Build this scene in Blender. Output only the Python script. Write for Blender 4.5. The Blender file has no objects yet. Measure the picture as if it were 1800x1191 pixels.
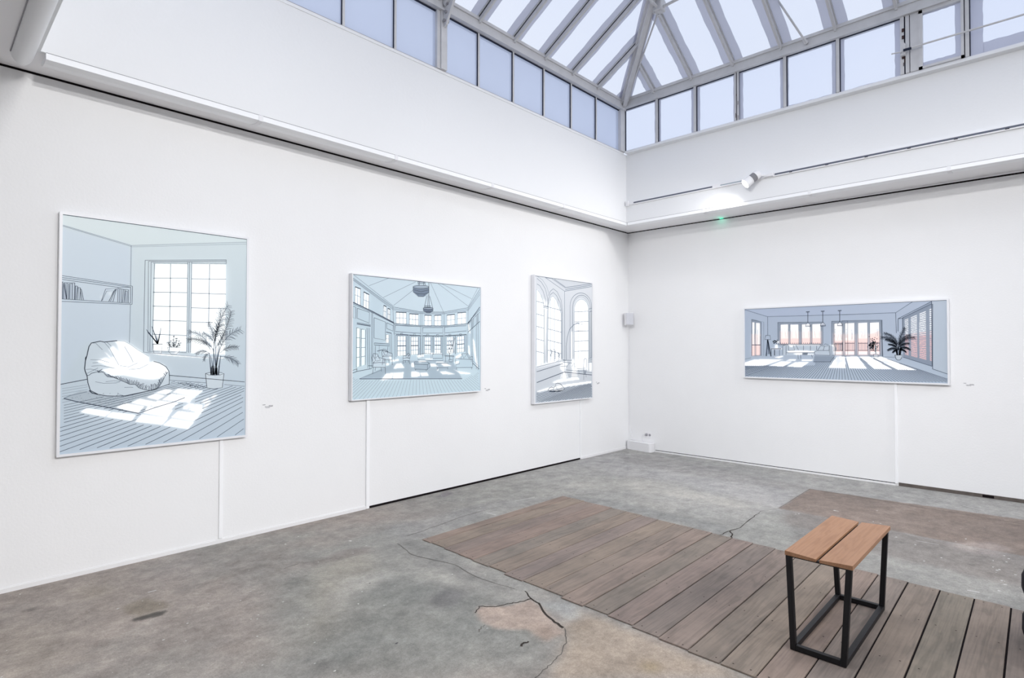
import bpy, bmesh, math, random
import numpy as np
from mathutils import Vector, Matrix
random.seed(7)
rng = np.random.default_rng(5)
C = bpy.context.scene.collection
PI = math.pi

# ------------------------------------------------------------------ measures
CAM = np.array([-7.479, -4.689, 1.5])
FOCAL, YAW, PITCH, ROLL = 1006.43, math.radians(43.577), math.radians(.925), math.radians(.053)
_f = np.array([math.cos(YAW)*math.cos(PITCH), math.sin(YAW)*math.cos(PITCH), math.sin(PITCH)])
_r0 = np.array([math.sin(YAW), -math.cos(YAW), 0.0]); _u0 = np.cross(_r0, _f)
_r = _r0*math.cos(ROLL)+_u0*math.sin(ROLL); _u = -_r0*math.sin(ROLL)+_u0*math.cos(ROLL)
def ray(x, y): return _f+_r*((x-900)/FOCAL)-_u*((y-595.5)/FOCAL)
def hit(x, y, ax, v):
    d = ray(x, y); return CAM+d*((v-CAM[ax])/d[ax])
def LW(x, y, off=0.0): return hit(x, y, 1, -off)      # point of the left wall's plane
def RW(x, y, off=0.0): return hit(x, y, 0, -off)      # point of the right wall's plane
def FL(x, y, z=0.0): return hit(x, y, 2, z)           # point of the floor
ZC = 3.248          # underside of the soffit
DL, DR = .365, .63  # light well walls: offset from left / right wall
WX0, WY0 = -6.97, -9.4
ZS, ZB, ZE = 4.21, 4.775, 4.90   # clerestory sill, beam underside, beam top
SL = .59
XR = -.70           # plane of the right clerestory

def lin(c):
    c = c/255.0
    return c/12.92 if c <= .04045 else ((c+.055)/1.055)**2.4
def rgb(r, g, b): return (lin(r), lin(g), lin(b), 1.0)
def nlin(a):
    a = np.asarray(a, float)/255.0
    return np.where(a <= .04045, a/12.92, ((a+.055)/1.055)**2.4)

# ------------------------------------------------------------------ materials
def mat(name, col, rough=.6, metal=0.0, spec=.3, emit=None, estr=0.0, bump=None, noise=None):
    m = bpy.data.materials.new(name); m.use_nodes = True
    nt = m.node_tree; b = nt.nodes['Principled BSDF']
    b.inputs['Base Color'].default_value = col
    b.inputs['Roughness'].default_value = rough
    b.inputs['Metallic'].default_value = metal
    b.inputs['Specular IOR Level'].default_value = spec
    if emit: b.inputs['Emission Color'].default_value = emit; b.inputs['Emission Strength'].default_value = estr
    tc = None
    if bump or noise: tc = nt.nodes.new('ShaderNodeTexCoord')
    if noise:   # (scale, amount)
        n = nt.nodes.new('ShaderNodeTexNoise'); n.inputs['Scale'].default_value = noise[0]; n.inputs['Detail'].default_value = 6
        nt.links.new(tc.outputs['Object'], n.inputs['Vector'])
        mr = nt.nodes.new('ShaderNodeMapRange'); mr.inputs['From Min'].default_value = .25; mr.inputs['From Max'].default_value = .75
        mr.inputs['To Min'].default_value = 1-noise[1]; mr.inputs['To Max'].default_value = 1+noise[1]
        nt.links.new(n.outputs['Fac'], mr.inputs['Value'])
        vm = nt.nodes.new('ShaderNodeVectorMath'); vm.operation = 'SCALE'; vm.inputs[0].default_value = col[:3]
        nt.links.new(mr.outputs['Result'], vm.inputs['Scale']); nt.links.new(vm.outputs[0], b.inputs['Base Color'])
    if bump:    # (scale, distance)
        n2 = nt.nodes.new('ShaderNodeTexNoise'); n2.inputs['Scale'].default_value = bump[0]; n2.inputs['Detail'].default_value = 5
        nt.links.new(tc.outputs['Object'], n2.inputs['Vector'])
        bp = nt.nodes.new('ShaderNodeBump'); bp.inputs['Distance'].default_value = bump[1]; bp.inputs['Strength'].default_value = .5
        nt.links.new(n2.outputs['Fac'], bp.inputs['Height']); nt.links.new(bp.outputs['Normal'], b.inputs['Normal'])
    return m
M_wall = mat('white_wall_paint', (.84, .845, .855, 1), .75, spec=.15, bump=(60, .002), noise=(3, .008))
M_upper = mat('white_plaster', (.82, .83, .845, 1), .75, spec=.15, bump=(40, .002))
M_ceil = mat('soffit_paint', (.89, .885, .90, 1), .8, spec=.1)
M_trunk = mat('white_pvc', (.91, .92, .94, 1), .4, spec=.3)
M_gap = mat('dark_shadow_gap', rgb(28, 24, 26), .9, spec=.05)
M_plinth = mat('worn_plinth_timber', rgb(95, 88, 84), .8, noise=(14, .25))
M_base = mat('baseboard_paint', (.80, .80, .81, 1), .55)
M_frame = mat('white_aluminium', (.78, .79, .82, 1), .35, spec=.4)
M_steel = mat('painted_steel', rgb(206, 206, 208), .55, noise=(9, .06))
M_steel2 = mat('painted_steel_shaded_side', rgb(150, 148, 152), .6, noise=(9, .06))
M_putty = mat('black_putty_line', rgb(38, 44, 62), .8)
M_rust = mat('rust_flake', rgb(70, 52, 50), .9)
M_black = mat('black_powder_coat', rgb(22, 22, 26), .5, spec=.35, bump=(300, .0005))
M_line = mat('ink_line', rgb(78, 90, 108), .6)
M_linem = mat('ink_line_mid', rgb(122, 136, 152), .6)
M_linel = mat('ink_line_light', rgb(152, 168, 178), .6)
M_dark = mat('ink_line_dark', rgb(48, 58, 74), .6)
M_grey = mat('grey_plastic', rgb(150, 150, 155), .5)
M_white = mat('white_plastic', (.82, .82, .84, 1), .4)
M_speaker = mat('speaker_mesh_cloth', rgb(205, 207, 214), .7, noise=(500, .12))
M_cable = mat('white_cable', (.75, .75, .78, 1), .5)
M_textl = mat('caption_print', rgb(140, 140, 146), .7)
M_slot = mat('track_slot_grey', rgb(96, 102, 116), .6)
M_green = mat('green_indicator', rgb(20, 200, 150), .5, emit=(.1, 1, .62, 1), estr=.9)
M_orange = mat('orange_mark', rgb(215, 95, 60), .7)
M_led = mat('lamp_diffuser', (1, 1, 1, 1), .4, emit=(1, .98, .95, 1), estr=9)
M_crack = mat('crack_dark', rgb(52, 46, 42), .9)
M_cracks = mat('crack_soft', rgb(92, 88, 84), .9)
M_nail = mat('nail_head', rgb(60, 50, 46), .8)
M_fabric = mat('black_fabric', rgb(24, 24, 32), .9, bump=(200, .002))

def glass_mat(name, tint, diff, dcol):
    m = bpy.data.materials.new(name); m.use_nodes = True; nt = m.node_tree
    for n in list(nt.nodes): nt.nodes.remove(n)
    out = nt.nodes.new('ShaderNodeOutputMaterial'); mix = nt.nodes.new('ShaderNodeMixShader'); mix.inputs['Fac'].default_value = diff
    tr = nt.nodes.new('ShaderNodeBsdfTransparent'); tr.inputs['Color'].default_value = tint
    mix2 = nt.nodes.new('ShaderNodeMixShader'); mix2.inputs['Fac'].default_value = .5
    df = nt.nodes.new('ShaderNodeBsdfDiffuse'); tl = nt.nodes.new('ShaderNodeBsdfTranslucent')
    tc = nt.nodes.new('ShaderNodeTexCoord'); nz = nt.nodes.new('ShaderNodeTexNoise'); nz.inputs['Scale'].default_value = 1.5
    mx = nt.nodes.new('ShaderNodeMix'); mx.data_type = 'RGBA'
    mx.inputs[6].default_value = dcol; mx.inputs[7].default_value = tuple(min(1, c*1.12) for c in dcol[:3])+(1,)
    nt.links.new(tc.outputs['Object'], nz.inputs['Vector']); nt.links.new(nz.outputs['Fac'], mx.inputs[0])
    nt.links.new(mx.outputs[2], df.inputs['Color']); nt.links.new(mx.outputs[2], tl.inputs['Color'])
    nt.links.new(df.outputs[0], mix2.inputs[1]); nt.links.new(tl.outputs[0], mix2.inputs[2])
    nt.links.new(tr.outputs[0], mix.inputs[1]); nt.links.new(mix2.outputs[0], mix.inputs[2]); nt.links.new(mix.outputs[0], out.inputs[0])
    return m
M_glass_roof = glass_mat('frosted_roof_glass', (.97, .98, 1, 1), .10, (.78, .8, .86, 1))
M_glass_right = glass_mat('frosted_side_glass', (.90, .93, 1, 1), .15, (.72, .77, .86, 1))
M_glass_left = glass_mat('obscured_blue_glass', (.66, .71, .84, 1), .66, (.60, .66, .79, 1))
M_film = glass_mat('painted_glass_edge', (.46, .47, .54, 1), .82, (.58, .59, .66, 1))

def wood_mat(name, c1, c2, c3, ring=1.0, rough=.55, stain=False):
    m = bpy.data.materials.new(name); m.use_nodes = True; nt = m.node_tree; b = nt.nodes['Principled BSDF']
    b.inputs['Roughness'].default_value = rough; b.inputs['Specular IOR Level'].default_value = .25
    tc = nt.nodes.new('ShaderNodeTexCoord'); at = nt.nodes.new('ShaderNodeAttribute'); at.attribute_name = 'shift'
    add = nt.nodes.new('ShaderNodeVectorMath'); add.operation = 'ADD'
    nt.links.new(tc.outputs['Object'], add.inputs[0]); nt.links.new(at.outputs['Color'], add.inputs[1])
    mp = nt.nodes.new('ShaderNodeMapping'); mp.inputs['Scale'].default_value = (1.1*ring, 9*ring, 9*ring)
    nt.links.new(add.outputs[0], mp.inputs['Vector'])
    n = nt.nodes.new('ShaderNodeTexNoise'); n.inputs['Scale'].default_value = 1.6; n.inputs['Detail'].default_value = 2.5; n.inputs['Distortion'].default_value = .6
    nt.links.new(mp.outputs[0], n.inputs['Vector'])
    mul = nt.nodes.new('ShaderNodeMath'); mul.operation = 'MULTIPLY'; mul.inputs[1].default_value = 22
    nt.links.new(n.outputs['Fac'], mul.inputs[0])
    sn = nt.nodes.new('ShaderNodeMath'); sn.operation = 'SINE'; nt.links.new(mul.outputs[0], sn.inputs[0])
    mr = nt.nodes.new('ShaderNodeMapRange'); mr.inputs['From Min'].default_value = -1; mr.inputs['From Max'].default_value = 1
    nt.links.new(sn.outputs[0], mr.inputs['Value'])
    mp2 = nt.nodes.new('ShaderNodeMapping'); mp2.inputs['Scale'].default_value = (4, 120, 120); nt.links.new(add.outputs[0], mp2.inputs['Vector'])
    n2 = nt.nodes.new('ShaderNodeTexNoise'); n2.inputs['Scale'].default_value = 1; n2.inputs['Detail'].default_value = 4; nt.links.new(mp2.outputs[0], n2.inputs['Vector'])
    mx = nt.nodes.new('ShaderNodeMix'); mx.data_type = 'RGBA'; mx.inputs[6].default_value = c1; mx.inputs[7].default_value = c2
    pw = nt.nodes.new('ShaderNodeMath'); pw.operation = 'POWER'; pw.inputs[1].default_value = 3; nt.links.new(mr.outputs[0], pw.inputs[0])
    sc = nt.nodes.new('ShaderNodeMath'); sc.operation = 'MULTIPLY'; sc.inputs[1].default_value = .55 if stain else .5; nt.links.new(pw.outputs[0], sc.inputs[0])
    nt.links.new(sc.outputs[0], mx.inputs[0])
    mx2 = nt.nodes.new('ShaderNodeMix'); mx2.data_type = 'RGBA'; mx2.inputs[7].default_value = c3
    mr2 = nt.nodes.new('ShaderNodeMapRange'); mr2.inputs['From Min'].default_value = .45; mr2.inputs['From Max'].default_value = .8; mr2.inputs['To Max'].default_value = .6
    nt.links.new(n2.outputs['Fac'], mr2.inputs['Value']); nt.links.new(mr2.outputs[0], mx2.inputs[0]); nt.links.new(mx.outputs[2], mx2.inputs[6])
    last = mx2.outputs[2]
    if stain:
        n3 = nt.nodes.new('ShaderNodeTexNoise'); n3.inputs['Scale'].default_value = 2.6; n3.inputs['Detail'].default_value = 7; n3.inputs['Roughness'].default_value = .65
        nt.links.new(tc.outputs['Object'], n3.inputs['Vector'])
        cr = nt.nodes.new('ShaderNodeValToRGB'); e = cr.color_ramp.elements
        e[0].position = .36; e[0].color = (.83, .83, .84, 1); e[1].position = .66; e[1].color = (1.14, 1.11, 1.09, 1)
        nt.links.new(n3.outputs['Fac'], cr.inputs[0])
        mm = nt.nodes.new('ShaderNodeMix'); mm.data_type = 'RGBA'; mm.blend_type = 'MULTIPLY'; mm.inputs[0].default_value = 1
        nt.links.new(last, mm.inputs[6]); nt.links.new(cr.outputs[0], mm.inputs[7])
        at2 = nt.nodes.new('ShaderNodeAttribute'); at2.attribute_name = 'tone'
        mm2 = nt.nodes.new('ShaderNodeMix'); mm2.data_type = 'RGBA'; mm2.blend_type = 'MULTIPLY'; mm2.inputs[0].default_value = 1
        nt.links.new(mm.outputs[2], mm2.inputs[6]); nt.links.new(at2.outputs['Color'], mm2.inputs[7]); last = mm2.outputs[2]
    nt.links.new(last, b.inputs['Base Color'])
    bp = nt.nodes.new('ShaderNodeBump'); bp.inputs['Distance'].default_value = .0012; nt.links.new(n2.outputs['Fac'], bp.inputs['Height']); nt.links.new(bp.outputs[0], b.inputs['Normal'])
    return m
M_boards = wood_mat('weathered_floorboard', rgb(139, 129, 121), rgb(116, 108, 101), rgb(106, 99, 94), rough=.7, stain=True)
M_seat = wood_mat('oiled_oak', rgb(166, 126, 97), rgb(146, 106, 79), rgb(138, 100, 76), ring=1.5, rough=.45)

def concrete_mat():
    m = bpy.data.materials.new('worn_concrete'); m.use_nodes = True; nt = m.node_tree; b = nt.nodes['Principled BSDF']
    b.inputs['Roughness'].default_value = .72; b.inputs['Specular IOR Level'].default_value = .22
    tc = nt.nodes.new('ShaderNodeTexCoord'); at = nt.nodes.new('ShaderNodeAttribute'); at.attribute_name = 'tone'
    def nz(s, d, r=.6):
        n = nt.nodes.new('ShaderNodeTexNoise'); n.inputs['Scale'].default_value = s; n.inputs['Detail'].default_value = d; n.inputs['Roughness'].default_value = r
        nt.links.new(tc.outputs['Object'], n.inputs['Vector']); return n
    def mulramp(src, fac, p0, c0, p1, c1):
        cr = nt.nodes.new('ShaderNodeValToRGB'); e = cr.color_ramp.elements
        e[0].position = p0; e[0].color = c0; e[1].position = p1; e[1].color = c1
        nt.links.new(fac, cr.inputs[0])
        mm = nt.nodes.new('ShaderNodeMix'); mm.data_type = 'RGBA'; mm.blend_type = 'MULTIPLY'; mm.inputs[0].default_value = 1
        nt.links.new(src, mm.inputs[6]); nt.links.new(cr.outputs[0], mm.inputs[7]); return mm.outputs[2]
    n1 = nz(1.3, 8, .62); c = mulramp(at.outputs['Color'], n1.outputs['Fac'], .3, (.84, .85, .86, 1), .7, (1.14, 1.12, 1.1, 1))
    n2 = nz(9, 8, .7); c = mulramp(c, n2.outputs['Fac'], .32, (.78, .78, .79, 1), .68, (1.18, 1.18, 1.17, 1))
    n4 = nz(38, 6, .75); c = mulramp(c, n4.outputs['Fac'], .35, (.86, .86, .86, 1), .65, (1.12, 1.12, 1.12, 1))
    n3 = nz(140, 2, .5); c = mulramp(c, n3.outputs['Fac'], .3, (.86, .86, .86, 1), .7, (1.12, 1.12, 1.12, 1))
    # white paint flecks
    v = nt.nodes.new('ShaderNodeTexNoise'); v.inputs['Scale'].default_value = 26; v.inputs['Detail'].default_value = 3; v.inputs['Distortion'].default_value = .6
    mp = nt.nodes.new('ShaderNodeMapping'); mp.inputs['Scale'].default_value = (1, .55, 1); nt.links.new(tc.outputs['Object'], mp.inputs[0]); nt.links.new(mp.outputs[0], v.inputs['Vector'])
    def ramp(fac, p0, p1):
        r = nt.nodes.new('ShaderNodeMapRange'); r.inputs['From Min'].default_value = p0; r.inputs['From Max'].default_value = p1
        nt.links.new(fac, r.inputs['Value']); return r.outputs[0]
    f = ramp(v.outputs['Fac'], .745, .765)
    mx = nt.nodes.new('ShaderNodeMix'); mx.data_type = 'RGBA'; mx.inputs[7].default_value = rgb(205, 203, 200)
    nt.links.new(f, mx.inputs[0]); nt.links.new(c, mx.inputs[6])
    v2 = nt.nodes.new('ShaderNodeTexNoise'); v2.inputs['Scale'].default_value = 19; v2.inputs['Detail'].default_value = 3
    mp2 = nt.nodes.new('ShaderNodeMapping'); mp2.inputs['Location'].default_value = (13, 5, 2); mp2.inputs['Scale'].default_value = (.5, 1, 1)
    nt.links.new(tc.outputs['Object'], mp2.inputs[0]); nt.links.new(mp2.outputs[0], v2.inputs['Vector'])
    f2 = ramp(v2.outputs['Fac'], .75, .78)
    mx2 = nt.nodes.new('ShaderNodeMix'); mx2.data_type = 'RGBA'; mx2.inputs[7].default_value = rgb(72, 70, 74)
    nt.links.new(f2, mx2.inputs[0]); nt.links.new(mx.outputs[2], mx2.inputs[6])
    nt.links.new(mx2.outputs[2], b.inputs['Base Color'])
    bp = nt.nodes.new('ShaderNodeBump'); bp.inputs['Distance'].default_value = .004; bp.inputs['Strength'].default_value = .45
    nt.links.new(n2.outputs['Fac'], bp.inputs['Height']); nt.links.new(bp.outputs[0], b.inputs['Normal'])
    return m
M_conc = concrete_mat()

def screen_mat():
    m = bpy.data.materials.new('backlit_print'); m.use_nodes = True; nt = m.node_tree; b = nt.nodes['Principled BSDF']
    b.inputs['Roughness'].default_value = .35; b.inputs['Specular IOR Level'].default_value = .25
    a = nt.nodes.new('ShaderNodeAttribute'); a.attribute_name = 'tone'; g = nt.nodes.new('ShaderNodeAttribute'); g.attribute_name = 'glow'
    nt.links.new(a.outputs['Color'], b.inputs['Base Color']); nt.links.new(g.outputs['Color'], b.inputs['Emission Color'])
    b.inputs['Emission Strength'].default_value = 1.0
    tc = nt.nodes.new('ShaderNodeTexCoord'); n = nt.nodes.new('ShaderNodeTexNoise'); n.inputs['Scale'].default_value = 4
    nt.links.new(tc.outputs['Object'], n.inputs['Vector'])
    r = nt.nodes.new('ShaderNodeMapRange'); r.inputs['To Min'].default_value = .33; r.inputs['To Max'].default_value = .37; nt.links.new(n.outputs['Fac'], r.inputs['Value']); nt.links.new(r.outputs[0], b.inputs['Roughness'])
    return m
M_screen = screen_mat()

# ------------------------------------------------------------------ helpers
def obj(name, bm, m=None, parent=None, smooth=False):
    me = bpy.data.meshes.new(name)
    if isinstance(bm, bmesh.types.BMesh):
        bmesh.ops.recalc_face_normals(bm, faces=bm.faces[:]); bm.to_mesh(me); bm.free()
    else: me = bm
    o = bpy.data.objects.new(name, me); C.objects.link(o)
    for k in (m if isinstance(m, (list, tuple)) else [m]):
        if k: me.materials.append(k)
    if smooth:
        for p in me.polygons: p.use_smooth = True
    if parent: o.parent = parent; o.matrix_parent_inverse = parent.matrix_world.inverted() if False else Matrix.Translation(-Vector(parent.location))
    return o
def struct(o): o['kind'] = 'structure'; return o
def tag(o, label, cat, group=None):
    o['label'] = label; o['category'] = cat
    if group: o['group'] = group
    return o
def empty(name, loc): 
    o = bpy.data.objects.new(name, None); C.objects.link(o); o.location = loc; o.empty_display_size = .1; return o
def box(bm, x0, x1, y0, y1, z0, z1, mi=0):
    vs = [bm.verts.new(p) for p in [(x0,y0,z0),(x1,y0,z0),(x1,y1,z0),(x0,y1,z0),(x0,y0,z1),(x1,y0,z1),(x1,y1,z1),(x0,y1,z1)]]
    for f in [(0,3,2,1),(4,5,6,7),(0,1,5,4),(1,2,6,5),(2,3,7,6),(3,0,4,7)]:
        bm.faces.new([vs[i] for i in f]).material_index = mi
def quad(bm, pts, mi=0):
    f = bm.faces.new([bm.verts.new(tuple(p)) for p in pts]); f.material_index = mi; return f
def hexa(bm, a, b, mi=0):      # two matching 4-point rings
    va = [bm.verts.new(tuple(p)) for p in a]; vb = [bm.verts.new(tuple(p)) for p in b]
    bm.faces.new(va[::-1]).material_index = mi; bm.faces.new(vb).material_index = mi
    for i in range(4): bm.faces.new([va[i], va[(i+1) % 4], vb[(i+1) % 4], vb[i]]).material_index = mi
def bar(bm, p, q, w, h, up=(0, 0, 1), mi=0, sink=0.0):
    p, q = Vector(p), Vector(q); d = (q-p).normalized(); s = d.cross(Vector(up)).normalized(); n = s.cross(d).normalized()
    o = n*(-sink)
    r = [s*(w/2)+n*(h/2), s*(-w/2)+n*(h/2), s*(-w/2)-n*(h/2), s*(w/2)-n*(h/2)]
    hexa(bm, [p+o+k for k in r], [q+o+k for k in r], mi)
def tube(bm, pts, rad, seg=8, mi=0):
    pts = [Vector(p) for p in pts]; rings = []
    for i, p in enumerate(pts):
        d = (pts[min(i+1, len(pts)-1)]-pts[max(i-1, 0)]).normalized()
        a = Vector((0, 0, 1)) if abs(d.z) < .9 else Vector((1, 0, 0))
        s = d.cross(a).normalized(); t = s.cross(d)
        r = rad[i] if isinstance(rad, (list, tuple)) else rad
        rings.append([bm.verts.new(p+s*math.cos(2*PI*k/seg)*r+t*math.sin(2*PI*k/seg)*r) for k in range(seg)])
    for a, b in zip(rings, rings[1:]):
        for k in range(seg): bm.faces.new([a[k], a[(k+1) % seg], b[(k+1) % seg], b[k]]).material_index = mi
    bm.faces.new(rings[0][::-1]).material_index = mi; bm.faces.new(rings[-1]).material_index = mi
def bev(bm, w, seg=2):
    bmesh.ops.bevel(bm, geom=bm.edges[:], offset=w, segments=seg, affect='EDGES', profile=.5)
def grid_mesh(name, nu, nv, fn, attrs):
    """nu x nv vertices, fn(u,v)->xyz arrays; attrs {name: (nv*nu,3) array}"""
    u, v = np.meshgrid(np.linspace(0, 1, nu), np.linspace(0, 1, nv))
    P = fn(u.ravel(), v.ravel()); me = bpy.data.meshes.new(name)
    i = (np.arange(nv-1)[:, None]*nu+np.arange(nu-1)[None]).ravel()
    F = np.stack([i, i+1, i+1+nu, i+nu], 1).astype(np.int32)
    me.vertices.add(len(P)); me.vertices.foreach_set('co', P.astype(np.float32).ravel())
    me.loops.add(F.size); me.loops.foreach_set('vertex_index', F.ravel())
    me.polygons.add(len(F)); me.polygons.foreach_set('loop_start', (np.arange(len(F))*4).astype(np.int32))
    me.update(calc_edges=True)
    for k, a in attrs.items():
        at = me.color_attributes.new(k, 'FLOAT_COLOR', 'POINT')
        at.data.foreach_set('color', np.concatenate([a, np.ones((len(a), 1))], 1).astype(np.float32).ravel())
    return me
def pip(px, py, poly):
    ins = np.zeros(px.shape, bool); n = len(poly)
    for i in range(n):
        x0, y0 = poly[i]; x1, y1 = poly[(i+1) % n]
        if y0 == y1: continue
        c = (y0 > py) != (y1 > py)
        ins ^= c & (px < (x1-x0)*(py-y0)/(y1-y0)+x0)
    return ins
def blur(a, s):
    if s <= 0: return a
    r = int(3*s)+1; k = np.exp(-.5*(np.arange(-r, r+1)/s)**2); k /= k.sum()
    for ax in (0, 1):
        pad = [(0, 0)]*a.ndim; pad[ax] = (r, r); p = np.pad(a, pad, mode='edge')
        a = sum(k[j]*np.take(p, np.arange(j, j+a.shape[ax]), axis=ax) for j in range(2*r+1))
    return a
def vnoise(h, w, cells, seed):
    g = np.random.default_rng(seed).random((cells+3, cells+3)); y = np.linspace(0, cells, h); x = np.linspace(0, cells, w)
    yi, xi = y.astype(int), x.astype(int); fy, fx = y-yi, x-xi; fy = fy*fy*(3-2*fy); fx = fx*fx*(3-2*fx)
    A = g[yi][:, xi]; B = g[yi][:, xi+1]; D = g[yi+1][:, xi]; E2 = g[yi+1][:, xi+1]
    return (A*(1-fx)+B*fx)*(1-fy[:, None])+(D*(1-fx)+E2*fx)*fy[:, None]
def fbm(h, w, cells, seed, oct=4):
    o = 0; amp = 1; tot = 0
    for k in range(oct): o = o+amp*vnoise(h, w, cells*2**k, seed+k); tot += amp; amp *= .55
    return o/tot

# ------------------------------------------------------------------ room shell
T = .15
bm = bmesh.new(); box(bm, -12, .0, 0, T, -.05, ZC+.3); struct(obj('wall_left', bm, M_wall))
bm = bmesh.new()   # right wall: top edge falls slightly away from the corner
hexa(bm, [(0, T, -.05), (T, T, -.05), (T, -10, -.05), (0, -10, -.05)], [(0, T, ZC+.3), (T, T, ZC+.3), (T, -10, ZC+.3), (0, -10, ZC+.3)]); struct(obj('wall_right', bm, M_wall))
bm = bmesh.new(); box(bm, -12-T, -12, -10, T, -.05, ZC+.3); struct(obj('wall_back', bm, M_wall))
bm = bmesh.new(); box(bm, -12, T, -10-T, -10, -.05, ZC+.3); struct(obj('wall_front', bm, M_wall))
# ceiling with the light well opening (soffit ring) and the well's own walls
bm = bmesh.new()
for a in [(-12, 0, -DL+.03, 0), (-DR+.03, 0, WY0-.03, -DL+.03), (-12, WX0-.03, WY0-.03, -DL+.03), (-12, 0, -10, WY0-.03)]:
    box(bm, a[0], a[1], a[2], a[3], ZC, ZC+.12)
struct(obj('ceiling', bm, M_ceil))
bm = bmesh.new(); box(bm, WX0-T, -DR+T, -DL, -DL+T, ZC+.0006, ZS-.02); struct(obj('wall_upper_left', bm, M_upper))
bm = bmesh.new(); box(bm, -DR, -DR+T, WY0, -DL, ZC+.0006, ZS-.02); struct(obj('wall_upper_right', bm, M_upper))
bm = bmesh.new(); box(bm, WX0-T, WX0, WY0, -DL, ZC+.0006, ZS-.02); struct(obj('wall_upper_back', bm, M_upper))
bm = bmesh.new(); box(bm, WX0-T, -DR+T, WY0-T, WY0, ZC+.0006, ZE); struct(obj('wall_upper_front', bm, M_upper))
# dark strips whose colour stands for the shade in the gap above both walls
bm = bmesh.new(); box(bm, -12, 0, -.004, 0, ZC-.013, ZC); struct(obj('trim_1', bm, M_gap))
bm = bmesh.new(); hexa(bm, [(-.004, 0, ZC-.011), (0, 0, ZC-.011), (0, -10, ZC-.065), (-.004, -10, ZC-.065)], [(-.004, 0, ZC), (0, 0, ZC), (0, -10, ZC-.045), (-.004, -10, ZC-.045)]); struct(obj('trim_2', bm, M_gap))
bm = bmesh.new(); hexa(bm, [(-.003, -.05, ZC-.0005), (0, -.05, ZC-.0005), (0, -10, ZC-.046), (-.003, -10, ZC-.046)], [(-.003, -.05, ZC), (0, -.05, ZC), (0, -10, ZC), (-.003, -10, ZC)]); struct(obj('trim_3', bm, M_ceil))
# wall feet
def baseb(bm, ax, a, b):
    if ax == 'L':
        box(bm, a, b, -.010, 0, 0, .026); box(bm, a, b, -.004, 0, .026, .034)
    else:
        box(bm, -.014, 0, a, b, 0, .020)
bm = bmesh.new(); baseb(bm, 'L', -12, -4.53); baseb(bm, 'L', -1.2, 0); struct(obj('baseboard_left', bm, M_base))
bm = bmesh.new(); box(bm, -4.50, -1.215, -.003, 0, 0, .020); struct(obj('trim_4', bm, M_gap))
bm = bmesh.new(); baseb(bm, 'R', -3.39, 0); struct(obj('baseboard_right', bm, M_base))
bm = bmesh.new(); box(bm, -.003, 0, -3.39, -.45, .020, .027); struct(obj('trim_5', bm, M_gap))
bm = bmesh.new(); box(bm, -.004, 0, -10, -3.42, 0, .036)
box(bm, -.006, 0, -4.22, -4.13, .006, .03, 1); struct(obj('trim_6', bm, [M_plinth, M_gap]))

# ------------------------------------------------------------------ floor
FX0, FX1, FY0, FY1 = -8.4, 0.0, -6.0, 0.0
nu, nv = 620, 440
def conv(pts): return [tuple(FL(*p)[:2]) for p in pts]
X = np.linspace(FX0, FX1, nu)[None]+np.zeros((nv, 1)); Y = np.linspace(FY0, FY1, nv)[:, None]+np.zeros((1, nu))
wob = (fbm(nv, nu, 26, 11)-.5)*.10; wob2 = (fbm(nv, nu, 26, 31)-.5)*.10
base = np.zeros((nv, nu, 3)); grey = np.array([150, 151, 149.]); pink = np.array([157, 151, 147.]); cool = np.array([160, 162, 163.])
n1 = fbm(nv, nu, 5, 3, 5); n2 = fbm(nv, nu, 9, 8, 5)
w = np.clip((n1-.45)*5, 0, 1)*np.clip((-4.2-X)/1.0+.5, 0, 1)
base[:] = grey; base += (pink-grey)*w[..., None]
w = np.clip((X+3.0)/1.2, 0, 1); base += (cool-base)*w[..., None]*.8
def fpatch(pts, col, alpha=1.0, soft=1.0, wobble=1.0, px=True):
    global base
    poly = conv(pts) if px else pts
    m = pip(X+wob*wobble, Y+wob2*wobble, poly).astype(float); m = blur(m, soft)[..., None]*alpha
    base = base*(1-m)+np.array(col, float)*m
# soft tonal zones
fpatch([(500,1010),(640,990),(860,1040),(1000,1110),(960,1191),(560,1191),(470,1120)], (133,136,134), .75, 6)
fpatch([(560,985),(640,960),(660,1000),(600,1040),(600,1090),(560,1120),(545,1050)], (176,170,158), .45, 5, 2)
fpatch([(585,1020),(640,1005),(720,1000),(700,1012),(620,1035),(600,1060),(590,1085),(572,1080)], (186,186,184), .5, 3, 2)
fpatch([(250,980),(330,960),(370,1010),(330,1045),(270,1020)], (176,170,168), .35, 4, 3)
fpatch([(0,1090),(70,1100),(90,1191),(0,1191)], (172,164,152), .5, 8)
fpatch([(700,990),(800,1000),(950,1045),(900,1050),(760,1020)], (178,178,174), .5, 4, 2)
fpatch([(700,950),(740,955),(905,1035),(880,1042),(820,1020),(720,975)], (136,137,136), .8, 2.5)
fpatch([(680,925),(870,880),(985,870),(870,900),(735,950),(690,948)], (146,147,148), .6, 2.5)
fpatch([(745,1058),(790,1032),(818,1040),(800,1062),(770,1068)], (112,112,114), .75, 1.5, .7)
fpatch([(690,1085),(705,1075),(715,1078),(705,1086)], (112,112,112), .6, 1.2, .5)
fpatch([(572,980),(600,965),(655,960),(650,970),(590,985),(520,999),(525,992)], (140,136,134), .7, 1.2, .6)
fpatch([(545,1175),(565,1163),(580,1167),(570,1178)], (104,102,102), .7, 1.5, .7)
fpatch([(230,1088),(262,1080),(292,1072),(285,1082),(236,1092)], (82,80,78), .95, .6, .25)
fpatch([(215,1065),(260,1050),(290,1058),(292,1070),(240,1084),(225,1080)], (140,134,124), .8, 1.2, .5)
fpatch([(42,1074),(55,1068),(75,1065),(60,1072)], (100,98,98), .8, 1, .3)
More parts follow.
